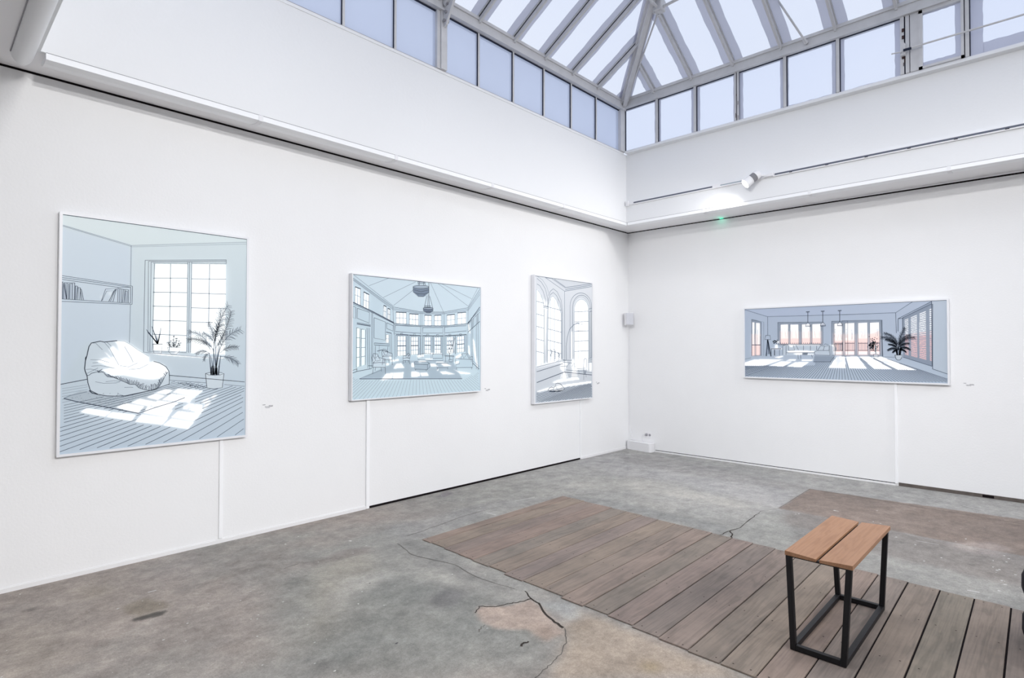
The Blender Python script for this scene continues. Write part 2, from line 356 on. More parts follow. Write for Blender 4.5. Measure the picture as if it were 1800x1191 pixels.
fpatch([(140,1035),(180,1025),(200,1035),(180,1048),(150,1048)], (148,142,130), .6, 4, 1)
fpatch([(768,872),(785,862),(795,866),(780,874)], (120,118,124), .8, 1, .4)
fpatch([(1000,1110),(990,1088),(1010,1070),(1075,1092),(1180,1138),(1320,1191),(960,1191),(985,1150)], (168,156,143), .9, 2.5, .8)
fpatch([(1118,1168),(1145,1163),(1158,1175),(1130,1183)], (150,134,96), .6, 2.2, 1)
fpatch([(938,1056),(1010,1058),(1030,1085),(1000,1095),(985,1075),(950,1062)], (172,175,176), .8, 2, .7)
fpatch([(836,1075),(842,1066),(900,1063),(935,1052),(946,1060),(985,1100),(995,1112),(960,1126),(925,1107),(868,1104),(846,1092)], (176,162,153), .95, 1.0, .45)
fpatch([(930,1108),(960,1100),(985,1112),(950,1128)], (140,124,112), .5, 2.5, 2)
# far side bands (strips of repaired screed)
fpatch([(1000,810),(1060,795),(1160,800),(1400,862),(1370,893),(1190,846),(1080,833)], (172,173,176), .55, 2, .8)
fpatch([(1080,800),(1150,800),(1420,855),(1390,862),(1200,832),(1100,812)], (148,149,150), .7, 2, .8)
fpatch([(1000,835),(1130,840),(1300,880),(1330,900),(1180,870),(1000,858)], (176,176,172), .45, 4, 1.5)
fpatch([(1000,870),(1080,880),(1280,925),(1290,940),(1130,905),(990,876)], (132,135,136), .7, 3, 1)
fpatch([(1275,935),(1350,895),(1400,912),(1420,940),(1380,975),(1300,955)], (150,152,150), .7, 2, .5)
fpatch([(1378,905),(1430,900),(1480,920),(1420,960),(1400,950)], (132,132,132), .7, 2, .8)
# brown timber-covered strip along the right wall
strip = conv([(1369,893),(1424,859)])
fpatch([(strip[0][0], strip[0][1]), (strip[1][0], strip[1][1]), (-.80,-3.4), (-.62,-6), (-1.95,-6), (-1.90,-4.2)], (135,124,118), .95, .8, .12, px=False)
fpatch([(-2.3,-3.0), (-1.8,-2.8), (-1.9,-4.2), (-1.95,-6), (-2.7,-6), (-2.6,-3.8)], (128,124,122), .7, 3, 1, px=False)
fpatch([(-1.95,-4.15), (-1.75,-4.2), (-1.75,-4.42), (-2.1,-4.42)], (178,170,168), .55, 2.5, 3.5, px=False)
n3 = fbm(nv, nu, 60, 91, 4); base += (6*np.clip((n3-.57)*14, 0, 1)-6*np.clip((.42-n3)*14, 0, 1))[..., None]*np.clip((n1-.3)*4, .25, 1)[..., None]
base = base*np.array([1.015, 1.0, .985]); arr = nlin(base+(n2[..., None]-.5)*16)*.97
def ffn(u, v): return np.stack([FX0+(FX1-FX0)*u, FY0+(FY1-FY0)*v, np.zeros_like(u)], 1)
me = grid_mesh('floor', nu, nv, ffn, {'tone': arr.reshape(-1, 3)})
floor = struct(obj('floor', me, M_conc))
def rest(x0, x1, y0, y1):
    return grid_mesh('floor_margin', 2, 2, lambda u, v: np.stack([x0+(x1-x0)*u, y0+(y1-y0)*v, 0*u], 1), {'tone': np.tile(nlin([[150, 148, 145]])*.95, (4, 1))})
for a in [(-12, FX0, -10, 0), (FX0, 0, -10, FY0)]: obj('floor_margin', rest(*a), M_conc, floor)
# hairline cracks, each a thin dark seam lying in the floor
def ribbon2(bm, pts, ws, z, mi=0):
    pts = [Vector((p[0], p[1], 0)) for p in pts]; prev = None
    for i, p in enumerate(pts):
        d = pts[min(i+1, len(pts)-1)]-pts[max(i-1, 0)]; d.normalize(); s = Vector((-d.y, d.x, 0)); w = ws[i] if isinstance(ws, list) else ws
        a = bm.verts.new(p+s*w/2+Vector((0, 0, z))); b = bm.verts.new(p-s*w/2+Vector((0, 0, z)))
        if prev: bm.faces.new([prev[0], a, b, prev[1]]).material_index = mi
        prev = (a, b)
def jag(pts, n, amp):
    out = []
    for a, b in zip(pts, pts[1:]):
        for k in range(n):
            t = k/n; out.append((a[0]+(b[0]-a[0])*t+random.uniform(-amp, amp), a[1]+(b[1]-a[1])*t+random.uniform(-amp, amp)))
    out.append(pts[-1]); return out
def crack(pts, w0, w1, m, n=5, amp=.006):
    P = jag(conv(pts), n, amp); bm = bmesh.new()
    ribbon2(bm, P, [w0+(w1-w0)*i/len(P)+random.uniform(-.2, .3)*w0 for i in range(len(P))], .0015); obj('crack', bm, m, floor)
crack([(922,1038),(935,1052),(945,1060),(965,1085),(990,1103)], .006, .016, M_crack)
crack([(836,1077),(842,1066),(872,1065),(893,1061),(910,1058),(935,1052)], .005, .008, M_crack)
crack([(842,1110),(846,1102),(853,1098)], .004, .003, M_cracks)
crack([(916,1135),(921,1130),(929,1127)], .014, .006, M_crack, 3)
crack([(993,1105),(996,1125),(985,1150),(965,1170),(940,1191)], .004, .003, M_cracks)
crack([(715,942),(765,925),(820,905),(890,887)], .004, .003, M_cracks)
crack([(500,999),(525,990),(570,985),(590,978)], .003, .002, M_cracks)
crack([(700,955),(725,975),(800,992),(840,1015),(905,1035)], .004, .003, M_cracks)
crack([(1285,946),(1287,938),(1281,933),(1300,927),(1325,908),(1338,898)], .012, .003, M_crack)
crack([(1281,933),(1262,942)], .007, .003, M_crack)
crack([(1338,898),(1369,893)], .003, .002, M_cracks)
crack([(1369,893),(1424,859)], .004, .004, M_cracks, 4, .003)
crack([(1424,859),(1540,878),(1700,905),(1800,921)], .004, .004, M_cracks, 8, .003)
crack([(1060,800),(1110,790)], .004, .002, M_cracks)
crack([(1005,812),(1060,800)], .004, .003, M_cracks)
bm = bmesh.new(); p = FL(551, 913); ribbon2(bm, [(p[0]-.02, p[1]), (p[0]+.02, p[1]+.005)], .012, .002); obj('orange_mark', bm, M_orange, floor)
def flecks(cx, cy, n, sx, sy, s, m, nm):
    bm = bmesh.new()
    for _ in range(n):
        p = FL(cx+random.gauss(0, sx), cy+random.gauss(0, sy)); r = s*random.uniform(.4, 1.2); a0 = random.random()*6
        quad_pts = [(p[0]+math.cos(a0+k*1.05)*r*random.uniform(.4, 1.3), p[1]+math.sin(a0+k*1.05)*r*random.uniform(.3, 1), .0012) for k in range(6)]
        quad(bm, quad_pts)
    obj(nm, bm, m, floor)
M_fleck = mat('paint_drip', rgb(196, 194, 192), .7)
flecks(300, 1050, 26, 170, 45, .007, M_fleck, 'paint_flecks'); flecks(560, 1080, 26, 200, 60, .006, M_fleck, 'paint_flecks')
flecks(1600, 960, 16, 120, 35, .009, M_fleck, 'paint_flecks'); flecks(820, 880, 16, 110, 20, .009, M_fleck, 'paint_flecks')
flecks(1770, 1000, 14, 16, 22, .012, M_fleck, 'paint_flecks')
for a, b, w in [((260,1041),(275,1037),.010), ((855,901),(872,905),.012), ((905,880),(940,874),.008), ((1692,888),(1730,897),.012), ((1385,800+70),(1400,872),.01), ((1610,950),(1650,957),.006), ((1700,1037),(1722,1041),.016)]:
    bm = bmesh.new(); P = conv([a, b]); ribbon2(bm, P, w, .0014); obj('paint_streak', bm, M_fleck, floor)

# floor boards: inset panel of old planks
def bx_far(y): return -2.90+.052*(y+1.0) if y > -9 else 0
def bx_near(y): return -4.69+.048*(y+1.0)
gaps = [-1.045, -1.153]+[-1.153-.1665*k for k in range(1, 31)]
bm = bmesh.new(); quad(bm, [(bx_near(-1.03)+.03, -1.09, .002), (bx_far(-1.0)+.008, -1.050, .002), (bx_far(-6.1)+.008, -6.1, .002), (bx_near(-6.1)+.03, -6.1, .002)])
struct(obj('floor_gap_shade', bm, M_gap))  # black sheet under the boards, its colour stands for shade in the gaps
bm = bmesh.new(); tone = bm.loops.layers.float_color.new('tone'); sh = bm.loops.layers.float_color.new('shift')
tones = [(1.08,1.03,.99), (1.1,1.04,1), (1.0,.98,.97), (1.06,1.0,.97), (.95,.95,.95), (1.05,1,.97), (.97,.96,.95), (1.02,.98,.96), (.95,.94,.93), (1.03,.98,.95), (.89,.88,.87), (1.0,.95,.93), (.86,.86,.86), (1.0,.95,.92), (.92,.90,.88)]
for k in range(len(gaps)-1):
    y0, y1 = gaps[k]-.0035, gaps[k+1]+.0035*random.uniform(.6, 1.3)
    e0, e1 = random.uniform(-.012, .012), random.uniform(-.006, .006)
    t = tones[k % len(tones)]; t = tuple(c*random.uniform(.97, 1.03) for c in t)
    rot = -.030
    def P(x, y, z): return (x, y+(x-bx_far(y))*0.017, z)
    xs0, xs1 = bx_near(y0)+e0, bx_far(y0)+e1
    z = .007+random.uniform(-.001, .001)
    vs = [P(xs0, y0, .002), P(xs1, y0, .002), P(xs1, y1, .002), P(xs0, y1, .002)]
    vt = [P(xs0+.001, y0-.001, z), P(xs1-.001, y0-.001, z), P(xs1-.001, y1+.001, z), P(xs0+.001, y1+.001, z)]
    n0 = len(bm.faces); hexa(bm, vs, vt); bm.faces.ensure_lookup_table()
    s = (random.random()*9, random.random()*9, random.random()*9, 1)
    for f in bm.faces[n0:]:
        for l in f.loops: l[tone] = (*t, 1); l[sh] = s
    ym = (y0+y1)/2
    for xx in (xs0+.035, xs0+.62, xs0+1.2, xs1-.04):
        for dy in (.04, -.045):
            q = P(xx+random.uniform(-.012, .012), ym+dy+random.uniform(-.006, .006), z+.0006)
            ring = [bm.verts.new((q[0]+.0045*math.cos(a*PI/3), q[1]+.0045*math.sin(a*PI/3), q[2])) for a in range(6)]
            bm.faces.new(ring).material_index = 1
struct(obj('floor_boards', bm, [M_boards, M_nail]))

# ------------------------------------------------------------------ clerestory and roof lights
def bolt(bm, p, ax, r=.012):
    p = Vector(p); tube(bm, [p, p+Vector(ax)*.012], r, 6)
# left clerestory
LX = [-.787, -1.351, -1.881, -2.401, -2.923, -3.447, -3.989, -4.483, -5.003, -5.5, -6.02, -6.54, -6.93]
RYs = [-.328, -.840, -1.38, -1.919, -2.467, -3.009, -3.615, -4.103]; RYs = [CAM[1]+(y-CAM[1])*.9883 for y in RYs]
while RYs[-1] > -9.2: RYs.append(RYs[-1]-.535)
WA = 'window_1'
bm = bmesh.new()      # root mesh: sill and eave beam
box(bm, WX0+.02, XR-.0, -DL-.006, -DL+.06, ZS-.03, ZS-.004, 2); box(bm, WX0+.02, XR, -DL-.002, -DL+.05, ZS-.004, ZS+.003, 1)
box(bm, WX0+.02, XR-.0, -DL-.045, -DL+.06, ZB, ZE); box(bm, WX0+.02, XR-.05, -DL-.062, -DL-.045, ZE-.028, ZE+.004); box(bm, WX0+.02, XR-.05, -DL-.055, -DL-.045, ZB, ZB+.02)
win1 = struct(obj('window_1', bm, [M_steel, M_steel2, M_upper]))
xs = sorted(LX)
for a, b in zip(xs, xs[1:]):
    bm = bmesh.new(); quad(bm, [(a, -DL+.012, ZS), (b, -DL+.012, ZS), (b, -DL+.012, ZB), (a, -DL+.012, ZB)]); obj('glass_pane', bm, M_glass_left, win1)
for i, x in enumerate(LX):
    bm = bmesh.new(); wd = .014
    if i == 0: box(bm, x-.02, x+.085, -DL-.03, -DL+.05, ZS, ZB)
    elif i == 6:
        box(bm, x-.018, x+.02, -DL-.02, -DL+.05, ZS, ZB); box(bm, x+.022, x+.095, -DL-.035, -DL+.05, ZS, ZB)
    else: box(bm, x-wd/2, x+wd/2+.010, -DL-.004, -DL+.04, ZS, ZB)
    box(bm, x-wd/2-.005, x-wd/2-.001, -DL-.002, -DL+.012, ZS+.01, ZB, 1)
    obj('mullion', bm, [M_steel, M_putty], win1)
bm = bmesh.new(); 
for a, b in zip(xs, xs[1:]): box(bm, a+.02, b-.02, -DL-.002, -DL+.012, ZB-.012, ZB-.001)
obj('glazing_seal', bm, M_putty, win1)
# right clerestory
bm = bmesh.new()
box(bm, XR-.016, XR+.10, WY0, -DL-.035, ZS-.026, ZS-.004, 2); box(bm, XR-.006, XR+.10, WY0, -DL-.035, ZS-.004, ZS+.012, 1)
box(bm, XR-.045, XR+.06, WY0, -DL, ZB+.02, ZE+.02); box(bm, XR-.062, XR-.045, WY0, -DL-.05, ZE-.01, ZE+.024); box(bm, XR-.055, XR-.045, WY0, -DL-.05, ZB+.02, ZB+.04)
win2 = struct(obj('window_2', bm, [M_steel, M_frame, M_upper]))
ZB2 = ZB+.02; ZS2 = ZS+.012
for k, (a, b) in enumerate(zip(RYs, RYs[1:])):
    bm = bmesh.new(); quad(bm, [(XR+.012, a, ZS2), (XR+.012, b, ZS2), (XR+.012, b, ZB2), (XR+.012, a, ZB2)]); obj('glass_pane', bm, M_glass_right, win2)
    # painted film along the pane edges, uneven
    bm = bmesh.new(); xx = XR+.008
    wl = [.0, .035, .045, .05, .02, .045, .045, .10, .06][min(k, 8)]; wr = [.02, .035, .03, .035, .04, .07, .07, .05, .05][min(k, 8)]; wb = [0, 0, .004, .004, .01, .008, .07, .10, .10][min(k, 8)]; wt = [.02, .006, 0, 0, 0, 0, .04, .02, .02][min(k, 8)]
    def band(y0, y1, z0, z1, vert):
        n = 10; prev = None
        for j in range(n+1):
            t = j/n; wv = random.uniform(-.003, .003)
            if vert: p, q = (xx, y0, z0+(z1-z0)*t), (xx, y1+wv, z0+(z1-z0)*t)
            else: p, q = (xx, y0+(y1-y0)*t, z0), (xx, y0+(y1-y0)*t, z1+wv)
            c = (bm.verts.new(p), bm.verts.new(q))
            if prev: bm.faces.new([prev[0], c[0], c[1], prev[1]])
            prev = c
    if wl: band(a-.018, a-.018-wl, ZS2, ZB2, True)
    if wr: band(b+.018, b+.018+wr, ZS2, ZB2, True)
    if wb: band(a-.018-wl, b+.018+wr, ZS2, ZS2+wb, False)
    if wt: band(a-.018-wl, b+.018+wr, ZB2, ZB2-wt, False)
    if len(bm.verts): obj('edge_film', bm, M_film, win2)
    else: bm.free()
for i, y in enumerate(RYs):
    bm = bmesh.new()
    if i == 0: box(bm, XR-.03, XR+.05, y-.005, y+.05, ZS2, ZB2)
    elif i in (3, 6, 9):
        wd = .05 if i == 3 else .075
        box(bm, XR-.022, XR+.05, y-wd/2, y-.006, ZS2, ZB2); box(bm, XR-.022, XR+.05, y+.006, y+wd/2, ZS2, ZB2); box(bm, XR-.004, XR+.04, y-.006, y+.006, ZS2, ZB2, 1)
        for _ in range(6):
            z = ZS2+random.random()**2*.3; yy = y+random.choice((-.004, .008, -.02)); box(bm, XR-.0235, XR-.02, yy, yy+.005, z, z+random.uniform(.015, .05), 2)
        if i == 6:
            box(bm, XR-.022, XR+.05, y-.115, y-.045, ZS2, ZB2)
    else: box(bm, XR-.02, XR+.05, y-.018, y+.012, ZS2, ZB2); box(bm, XR-.006, XR+.01, y+.012, y+.018, ZS2, ZB2, 1)
    box(bm, XR-.004, XR+.012, y-.026, y-.019, ZS2+.004, ZB2-.004, 1)
    obj('mullion', bm, [M_steel, M_putty, M_rust], win2)
bm = bmesh.new()
for a, b in zip(RYs, RYs[1:]): box(bm, XR-.002, XR+.012, b+.02, a-.02, ZB2-.008, ZB2-.001)
obj('glazing_seal', bm, M_putty, win2)
# casement frames around the opening lights beyond the wide mullion
bm = bmesh.new(); a, b = RYs[6]-.115, RYs[7]+.02
for (y0, y1, z0, z1) in [(b, a, ZS2, ZS2+.022), (b, a, ZB2-.03, ZB2), (a-.03, a, ZS2, ZB2), (b, b+.022, ZS2, ZB2)]: box(bm, XR-.030, XR+.02, y0, y1, z0, z1)
cas = obj('casement_frame', bm, M_steel, win2)

# roof slopes: (origin corner, run direction along eave, up-slope direction)
HIPT = (-DR-.07-WX0)/2   # ridge at mid width
def up_left(x, s): return (x, -DL-s, ZE+SL*s)
def up_right(y, s): return (XR-s, y, ZE+.02+SL*s)
XL = WX0+.05
def smax_left(x): return max(0, min(XR-x, x-XL))
def smax_right(y): return max(0, min(-DL-y, (XR-XL)/2, y-WY0))
bm = bmesh.new(); ridge = (XR-XL)/2
bar(bm, (XR, -DL, ZE+.01), (XR-ridge, -DL-ridge, ZE+SL*ridge), .11, .10, sink=.03)
bar(bm, (XR, -DL, ZE+.01), (XR-ridge, -DL-ridge, ZE+SL*ridge), .055, .05, sink=.10)
win3 = struct(obj('window_3', bm, M_steel))
def rafter(pfn, c, smax, parent, upn):
    bm = bmesh.new(); p, q = Vector(pfn(c, -.01)), Vector(pfn(c, smax))
    bar(bm, p, q, .050, .022, sink=.012); bar(bm, p, q, .026, .050, sink=.045, mi=0)
    s = Vector((1, 0, 0)) if upn == 'L' else Vector((0, 1, 0))
    off = s*(.016 if upn == 'R' else -.016)
    bar(bm, p+off*.9, q+off*.9, .004, .010, sink=.026, mi=1)
    obj('rafter', bm, [M_steel, M_putty], parent)
    # nut plate at the foot
    bm = bmesh.new(); e = Vector(pfn(c, 0)); 
    n = Vector((0, -1, 0)) if upn == 'L' else Vector((-1, 0, 0))
    tube(bm, [e+n*.045+Vector((0, 0, -.045)), e+n*.07+Vector((0, 0, -.045))], .010, 6); obj('bolt', bm, M_steel, parent)
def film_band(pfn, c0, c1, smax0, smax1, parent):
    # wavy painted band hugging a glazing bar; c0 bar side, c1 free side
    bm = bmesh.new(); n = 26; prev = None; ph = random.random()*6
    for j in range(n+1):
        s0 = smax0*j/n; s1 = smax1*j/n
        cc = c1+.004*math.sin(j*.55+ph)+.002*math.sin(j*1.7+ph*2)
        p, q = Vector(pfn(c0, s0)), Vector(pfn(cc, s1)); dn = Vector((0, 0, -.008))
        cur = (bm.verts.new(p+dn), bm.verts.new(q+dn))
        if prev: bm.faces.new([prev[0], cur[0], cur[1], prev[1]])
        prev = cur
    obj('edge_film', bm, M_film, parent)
BW = .115
def roof(pfn, cs, smaxf, parent, side):
    cs = sorted(cs)
    for c in cs:
        if smaxf(c) > .08: rafter(pfn, c, smaxf(c), parent, side)
    lim = [XL, XR] if side == 'L' else [WY0, -DL]
    ed = sorted(set([lim[0]]+[c for c in cs if lim[0] < c < lim[1]]+[lim[1]]))
    for a, b in zip(ed, ed[1:]):
        bm = bmesh.new(); sa, sb = smaxf(a), smaxf(b)
        pts = [pfn(a, 0), pfn(b, 0)]
        if sb > .001: pts.append(pfn(b, sb))
        mid = (XL+XR)/2
        if side == 'L' and a < mid < b: pts.append(pfn(mid, smaxf(mid)))
        if side == 'R':
            k = -DL-ridge
            if a < k < b: pts.append(pfn(k, smaxf(k)))
            k = WY0+ridge
            if a < k < b: pts.append(pfn(k, smaxf(k)))
        if sa > .001: pts.append(pfn(a, sa))
        if len(pts) >= 3: quad(bm, pts); obj('glass_pane', bm, M_glass_roof, parent)
        else: bm.free(); continue
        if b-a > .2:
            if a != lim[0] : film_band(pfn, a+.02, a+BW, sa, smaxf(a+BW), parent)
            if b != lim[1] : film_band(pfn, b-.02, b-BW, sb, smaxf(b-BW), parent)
roof(up_left, [x-.03 for x in LX if x > XL+.1][:-0 or None], smax_left, win3, 'L')
win4 = struct(obj('window_4', (lambda b: (bar(b, (XR-ridge, -DL-ridge, ZE+SL*ridge), (XR-ridge, WY0+ridge, ZE+SL*ridge), .09, .12), b)[1])(bmesh.new()), M_steel))
RRY = [CAM[1]+(y-CAM[1])*.9883 for y in (-.817, -1.351, -1.888, -2.441, -3.0)]
while RRY[-1] > -9.0: RRY.append(RRY[-1]-.545)
roof(up_right, RRY, smax_right, win4, 'R')
# film bands hugging the hip on both slopes
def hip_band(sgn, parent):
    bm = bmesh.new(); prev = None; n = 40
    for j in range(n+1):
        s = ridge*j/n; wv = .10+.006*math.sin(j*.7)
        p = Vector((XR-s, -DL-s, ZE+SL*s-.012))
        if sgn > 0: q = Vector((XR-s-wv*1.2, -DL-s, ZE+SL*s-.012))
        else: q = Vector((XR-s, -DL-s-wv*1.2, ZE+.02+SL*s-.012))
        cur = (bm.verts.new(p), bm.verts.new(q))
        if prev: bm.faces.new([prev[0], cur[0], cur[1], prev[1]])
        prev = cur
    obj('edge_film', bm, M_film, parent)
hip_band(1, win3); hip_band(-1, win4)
# the two far slopes (behind the viewer) and far gables, glazed as well
bm = bmesh.new(); mid = XR-ridge; zr = ZE+SL*ridge
bar(bm, (XL, -DL, ZE), (mid, -DL-ridge, zr), .075, .10); win5 = struct(obj('window_5', bm, M_steel))
bm = bmesh.new(); quad(bm, [(XL, -DL, ZE), (XL, WY0, ZE), (mid, WY0+ridge, zr), (mid, -DL-ridge, zr)]); obj('glass_pane', bm, M_glass_roof, win5)
bm = bmesh.new(); quad(bm, [(XL, WY0, ZE), (XR, WY0, ZE), (mid, WY0+ridge, zr)]); obj('glass_pane', bm, M_glass_roof, win5)
bm = bmesh.new()
y = -.9
bm.free()
while y > -9.0:
    bm = bmesh.new(); m_ = max(.1, min(ridge, -DL-y, y-WY0)); bar(bm, (XL, y, ZE), (XL+m_, y, ZE+SL*m_), .05, .05, sink=.03); y -= .54; obj('rafter', bm, M_steel, win5)
bm = bmesh.new(); box(bm, XL-.05, XL, WY0, -DL, ZB, ZE); box(bm, XL-.05, XL, WY0, -DL, ZS-.04, ZS); y = -.9
win6 = struct(obj('window_6', bm, M_steel))
while y > -9.3: bm = bmesh.new(); box(bm, XL-.03, XL, y-.012, y+.012, ZS, ZB); y -= .54; obj('mullion', bm, M_steel, win6)
bm = bmesh.new(); quad(bm, [(XL-.02, -DL, ZS), (XL-.02, WY0, ZS), (XL-.02, WY0, ZB), (XL-.02, -DL, ZB)]); obj('glass_pane', bm, M_glass_right, win6)

# steel truss members, brackets and rods under the roof lights
def rod(name, p, q, r, label, ends=True):
    mid = [(a+b)/2 for a, b in zip(p, q)]; e = empty(name, p); tag(e, label, 'tie rod')
    bm = bmesh.new(); tube(bm, [p, q], r, 8); obj('rod', bm, M_steel, e)
    if ends:
        for a, b in ((p, q), (q, p)):
            d = (Vector(b)-Vector(a)).normalized(); bm = bmesh.new(); tube(bm, [Vector(a), Vector(a)+d*.06], [r*1.9, r*1.5], 8); obj('end_fitting', bm, M_steel, e)
    return e
cor = (XR-.095, -DL-.11, ZE-.045)
rod('tie_rod', cor, (-1.60, -1.415, 5.37), .011, 'thin grey steel rod running just beneath the diagonal hip of the glass roof')
a = RW(1418, 76, .755); b = hit(1352, -22, 1, a[1]+.0) if False else RW(1352, -22, 1.25)
rod('tie_rod', tuple(a), tuple(b), .011, 'slanting grey steel rod rising from the right eave beam across a bright roof pane')
# corner bracket
bm = bmesh.new(); box(bm, XR-.085, XR-.03, -DL-.085, -DL-.03, ZE-.09, ZE+.05); bev(bm, .012)
tube(bm, [(XR-.05, -DL-.05, ZE-.10), (XR-.05, -DL-.05, ZE-.07)], .018, 8); tube(bm, [(XR-.09, -DL-.09, ZE-.02), (XR-.12, -DL-.12, ZE+.05)], .022, 8)
tag(obj('corner_bracket', bm, M_steel), 'bolted grey bracket where the two eave beams meet at the roof corner', 'bracket')
# gusset at the top of the hip rod
e = (-1.64, -1.44, 5.37)
bm = bmesh.new(); box(bm, e[0]-.06, e[0]+.05, e[1]-.06, e[1]+.05, e[2]-.04, e[2]+.09); bev(bm, .01)
for dx, dy in ((-.03, -.03), (.03, .02), (-.04, .04)): tube(bm, [(e[0]+dx, e[1]+dy, e[2]-.06), (e[0]+dx, e[1]+dy, e[2]-.03)], .012, 6)
tube(bm, [(e[0], e[1], e[2]), (e[0]-1.6, e[1]-.1, e[2]+.03)], .016, 8); tube(bm, [(e[0], e[1], e[2]), (e[0]-.1, e[1]-1.6, e[2]+.03)], .016, 8)
tag(obj('gusset_plate', bm, M_steel), 'bolted grey gusset plate hanging under the hip where roof rods meet', 'bracket')
# truss foot bracket on the left eave beam
bx = -3.93
te = empty('roof_truss', (bx, -DL-.04, ZB-.1)); tag(te, 'grey riveted truss foot bracketed onto the left clerestory post', 'truss')
bm = bmesh.new()
hexa(bm, [(bx-.012, -DL-.03, ZE+.25), (bx-.012, -DL-.36, ZE+.25), (bx-.012, -DL-.07, ZB-.14), (bx-.012, -DL-.03, ZB-.16)], [(bx+.012, -DL-.03, ZE+.25), (bx+.012, -DL-.36, ZE+.25), (bx+.012, -DL-.07, ZB-.14), (bx+.012, -DL-.03, ZB-.16)])
obj('gusset', bm, M_steel, te)
bm = bmesh.new(); bar(bm, (bx, -DL-.03, ZE-.02), (bx, -DL-1.8, ZE+SL*1.8-.05), .07, .07, sink=.05); obj('top_chord', bm, M_steel, te)
bm = bmesh.new(); bar(bm, (bx, -DL-.12, ZE+.02), (bx, -DL-1.8, ZE+.55), .03, .05); obj('lower_chord', bm, M_steel, te)
for k in range(5):
    bm = bmesh.new(); z = ZB-.1+k*.075; yy = -DL-.06-k*.02
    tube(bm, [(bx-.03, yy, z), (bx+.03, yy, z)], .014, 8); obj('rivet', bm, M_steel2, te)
# window operating rod with its lever
p0, p1 = RW(1594, 86, .79), RW(1835, 15, .79)
wr = empty('window_opening_rod', tuple(p0)); tag(wr, 'long horizontal window opening rod clamped to the casement at upper right', 'rod')
bm = bmesh.new(); tube(bm, [tuple(p0), tuple(p1)], .009, 8); obj('rod', bm, M_steel, wr)
bm = bmesh.new(); tube(bm, [tuple(RW(1567, 95, .79)), tuple(RW(1585, 91, .79))], .007, 8); obj('link', bm, M_steel, wr)
bm = bmesh.new(); tube(bm, [tuple(RW(1588, 88.5, .79)), tuple(RW(1602, 84.5, .79))], .013, 8); obj('clamp', bm, M_putty, wr)
bm = bmesh.new(); q = RW(1587, 86, .75); box(bm, XR-.07, XR-.025, q[1]-.02, q[1]+.02, q[2]-.07, q[2]+.05); bev(bm, .006); obj('hinge_block', bm, M_steel, wr)
for zz in (.11, -.09, .18):
    bm = bmesh.new(); box(bm, XR-.036, XR-.022, q[1]-.008, q[1]+.010, q[2]+zz, q[2]+zz+.03); obj('hinge_pin', bm, M_rust, wr)

# ------------------------------------------------------------------ cable trunking along the lip of the light well
def trunk_profile(D, w):     # (offset, z) pairs
    pts = [(D-.004, ZC+.006), (D, ZC+.0), (D, ZC-.038)]
    for k in range(1, 7):
        t = k/6*PI/2; pts.append((D-.012-(w-.012)*math.sin(t)*.98, ZC-.046*math.cos(t)-.0005))
    pts.append((D-w, ZC-.0005)); return pts
def trunk(name, mp, a, b, D, w, label, clips):
    e = empty(name, mp(D, ZC, a)); tag(e, label, 'cable trunking', 'white cable trunking round the light well')
    pr = trunk_profile(D, w); bm = bmesh.new()
    ra = [bm.verts.new(mp(d, z, a)) for d, z in pr]; rb = [bm.verts.new(mp(d, z, b)) for d, z in pr]
    for i in range(len(pr)-1): bm.faces.new([ra[i], ra[i+1], rb[i+1], rb[i]])
    bm.faces.new(ra); bm.faces.new(rb[::-1]); obj('trunking_body', bm, M_trunk, e)
    bm = bmesh.new(); A_, B_ = Vector(mp(D+.0006, ZC+.001, a)), Vector(mp(D+.0006, ZC+.001, b)); bar(bm, A_, B_, .0012, .0035); obj('top_shadow_line', bm, M_grey, e)  # grey strip drawn for the thin shadow line along the top
    for c in clips:
        bm = bmesh.new()
        ra = [bm.verts.new(mp(d+.006, z-.005, c-.016)) for d, z in pr]; rb = [bm.verts.new(mp(d+.006, z-.005, c+.016)) for d, z in pr]
        for i in range(len(pr)-1): bm.faces.new([ra[i], ra[i+1], rb[i+1], rb[i]])
        bm.faces.new(ra); bm.faces.new(rb[::-1]); obj('joint_clip', bm, M_white, e)
trunk('cable_trunking', lambda d, z, c: (c, -d, z), -6.945, -DR+.02, DL, .195, 'white cable trunking edging the light well above the left wall', [-5.68, -4.46, -3.235, -2.013])
trunk('cable_trunking', lambda d, z, c: (-d, c, z), WY0+.1, -DL-.02, DR, .20, 'white cable trunking edging the light well above the right wall', [-1.494, -2.721, -3.957, -5.2, -6.4])
e = empty('ceiling_conduit', (-7.04, -.2, ZC)); tag(e, 'round-ended white conduit crossing the ceiling at the upper left corner', 'conduit')
bm = bmesh.new(); n = 12; rows = []
for y, k in [(WY0+.1, 1), (-.26, 1), (-.225, .96), (-.200, .80), (-.187, .55), (-.182, .25), (-.181, .02)]:
    rows.append([bm.verts.new((-7.040-.052*k*math.cos(PI*j/n), y, ZC-.0005-.058*(k**.5)*math.sin(PI*j/n))) for j in range(n+1)])
for p, q in zip(rows, rows[1:]):
    for j in range(n): bm.faces.new([p[j], p[j+1], q[j+1], q[j]])
obj('conduit_body', bm, M_trunk, e, smooth=True)
bm = bmesh.new(); tube(bm, [(-7.094, WY0+.1, ZC-.004), (-7.094, -.25, ZC-.004)], .003, 6); obj('sealant_bead', bm, M_grey, e)

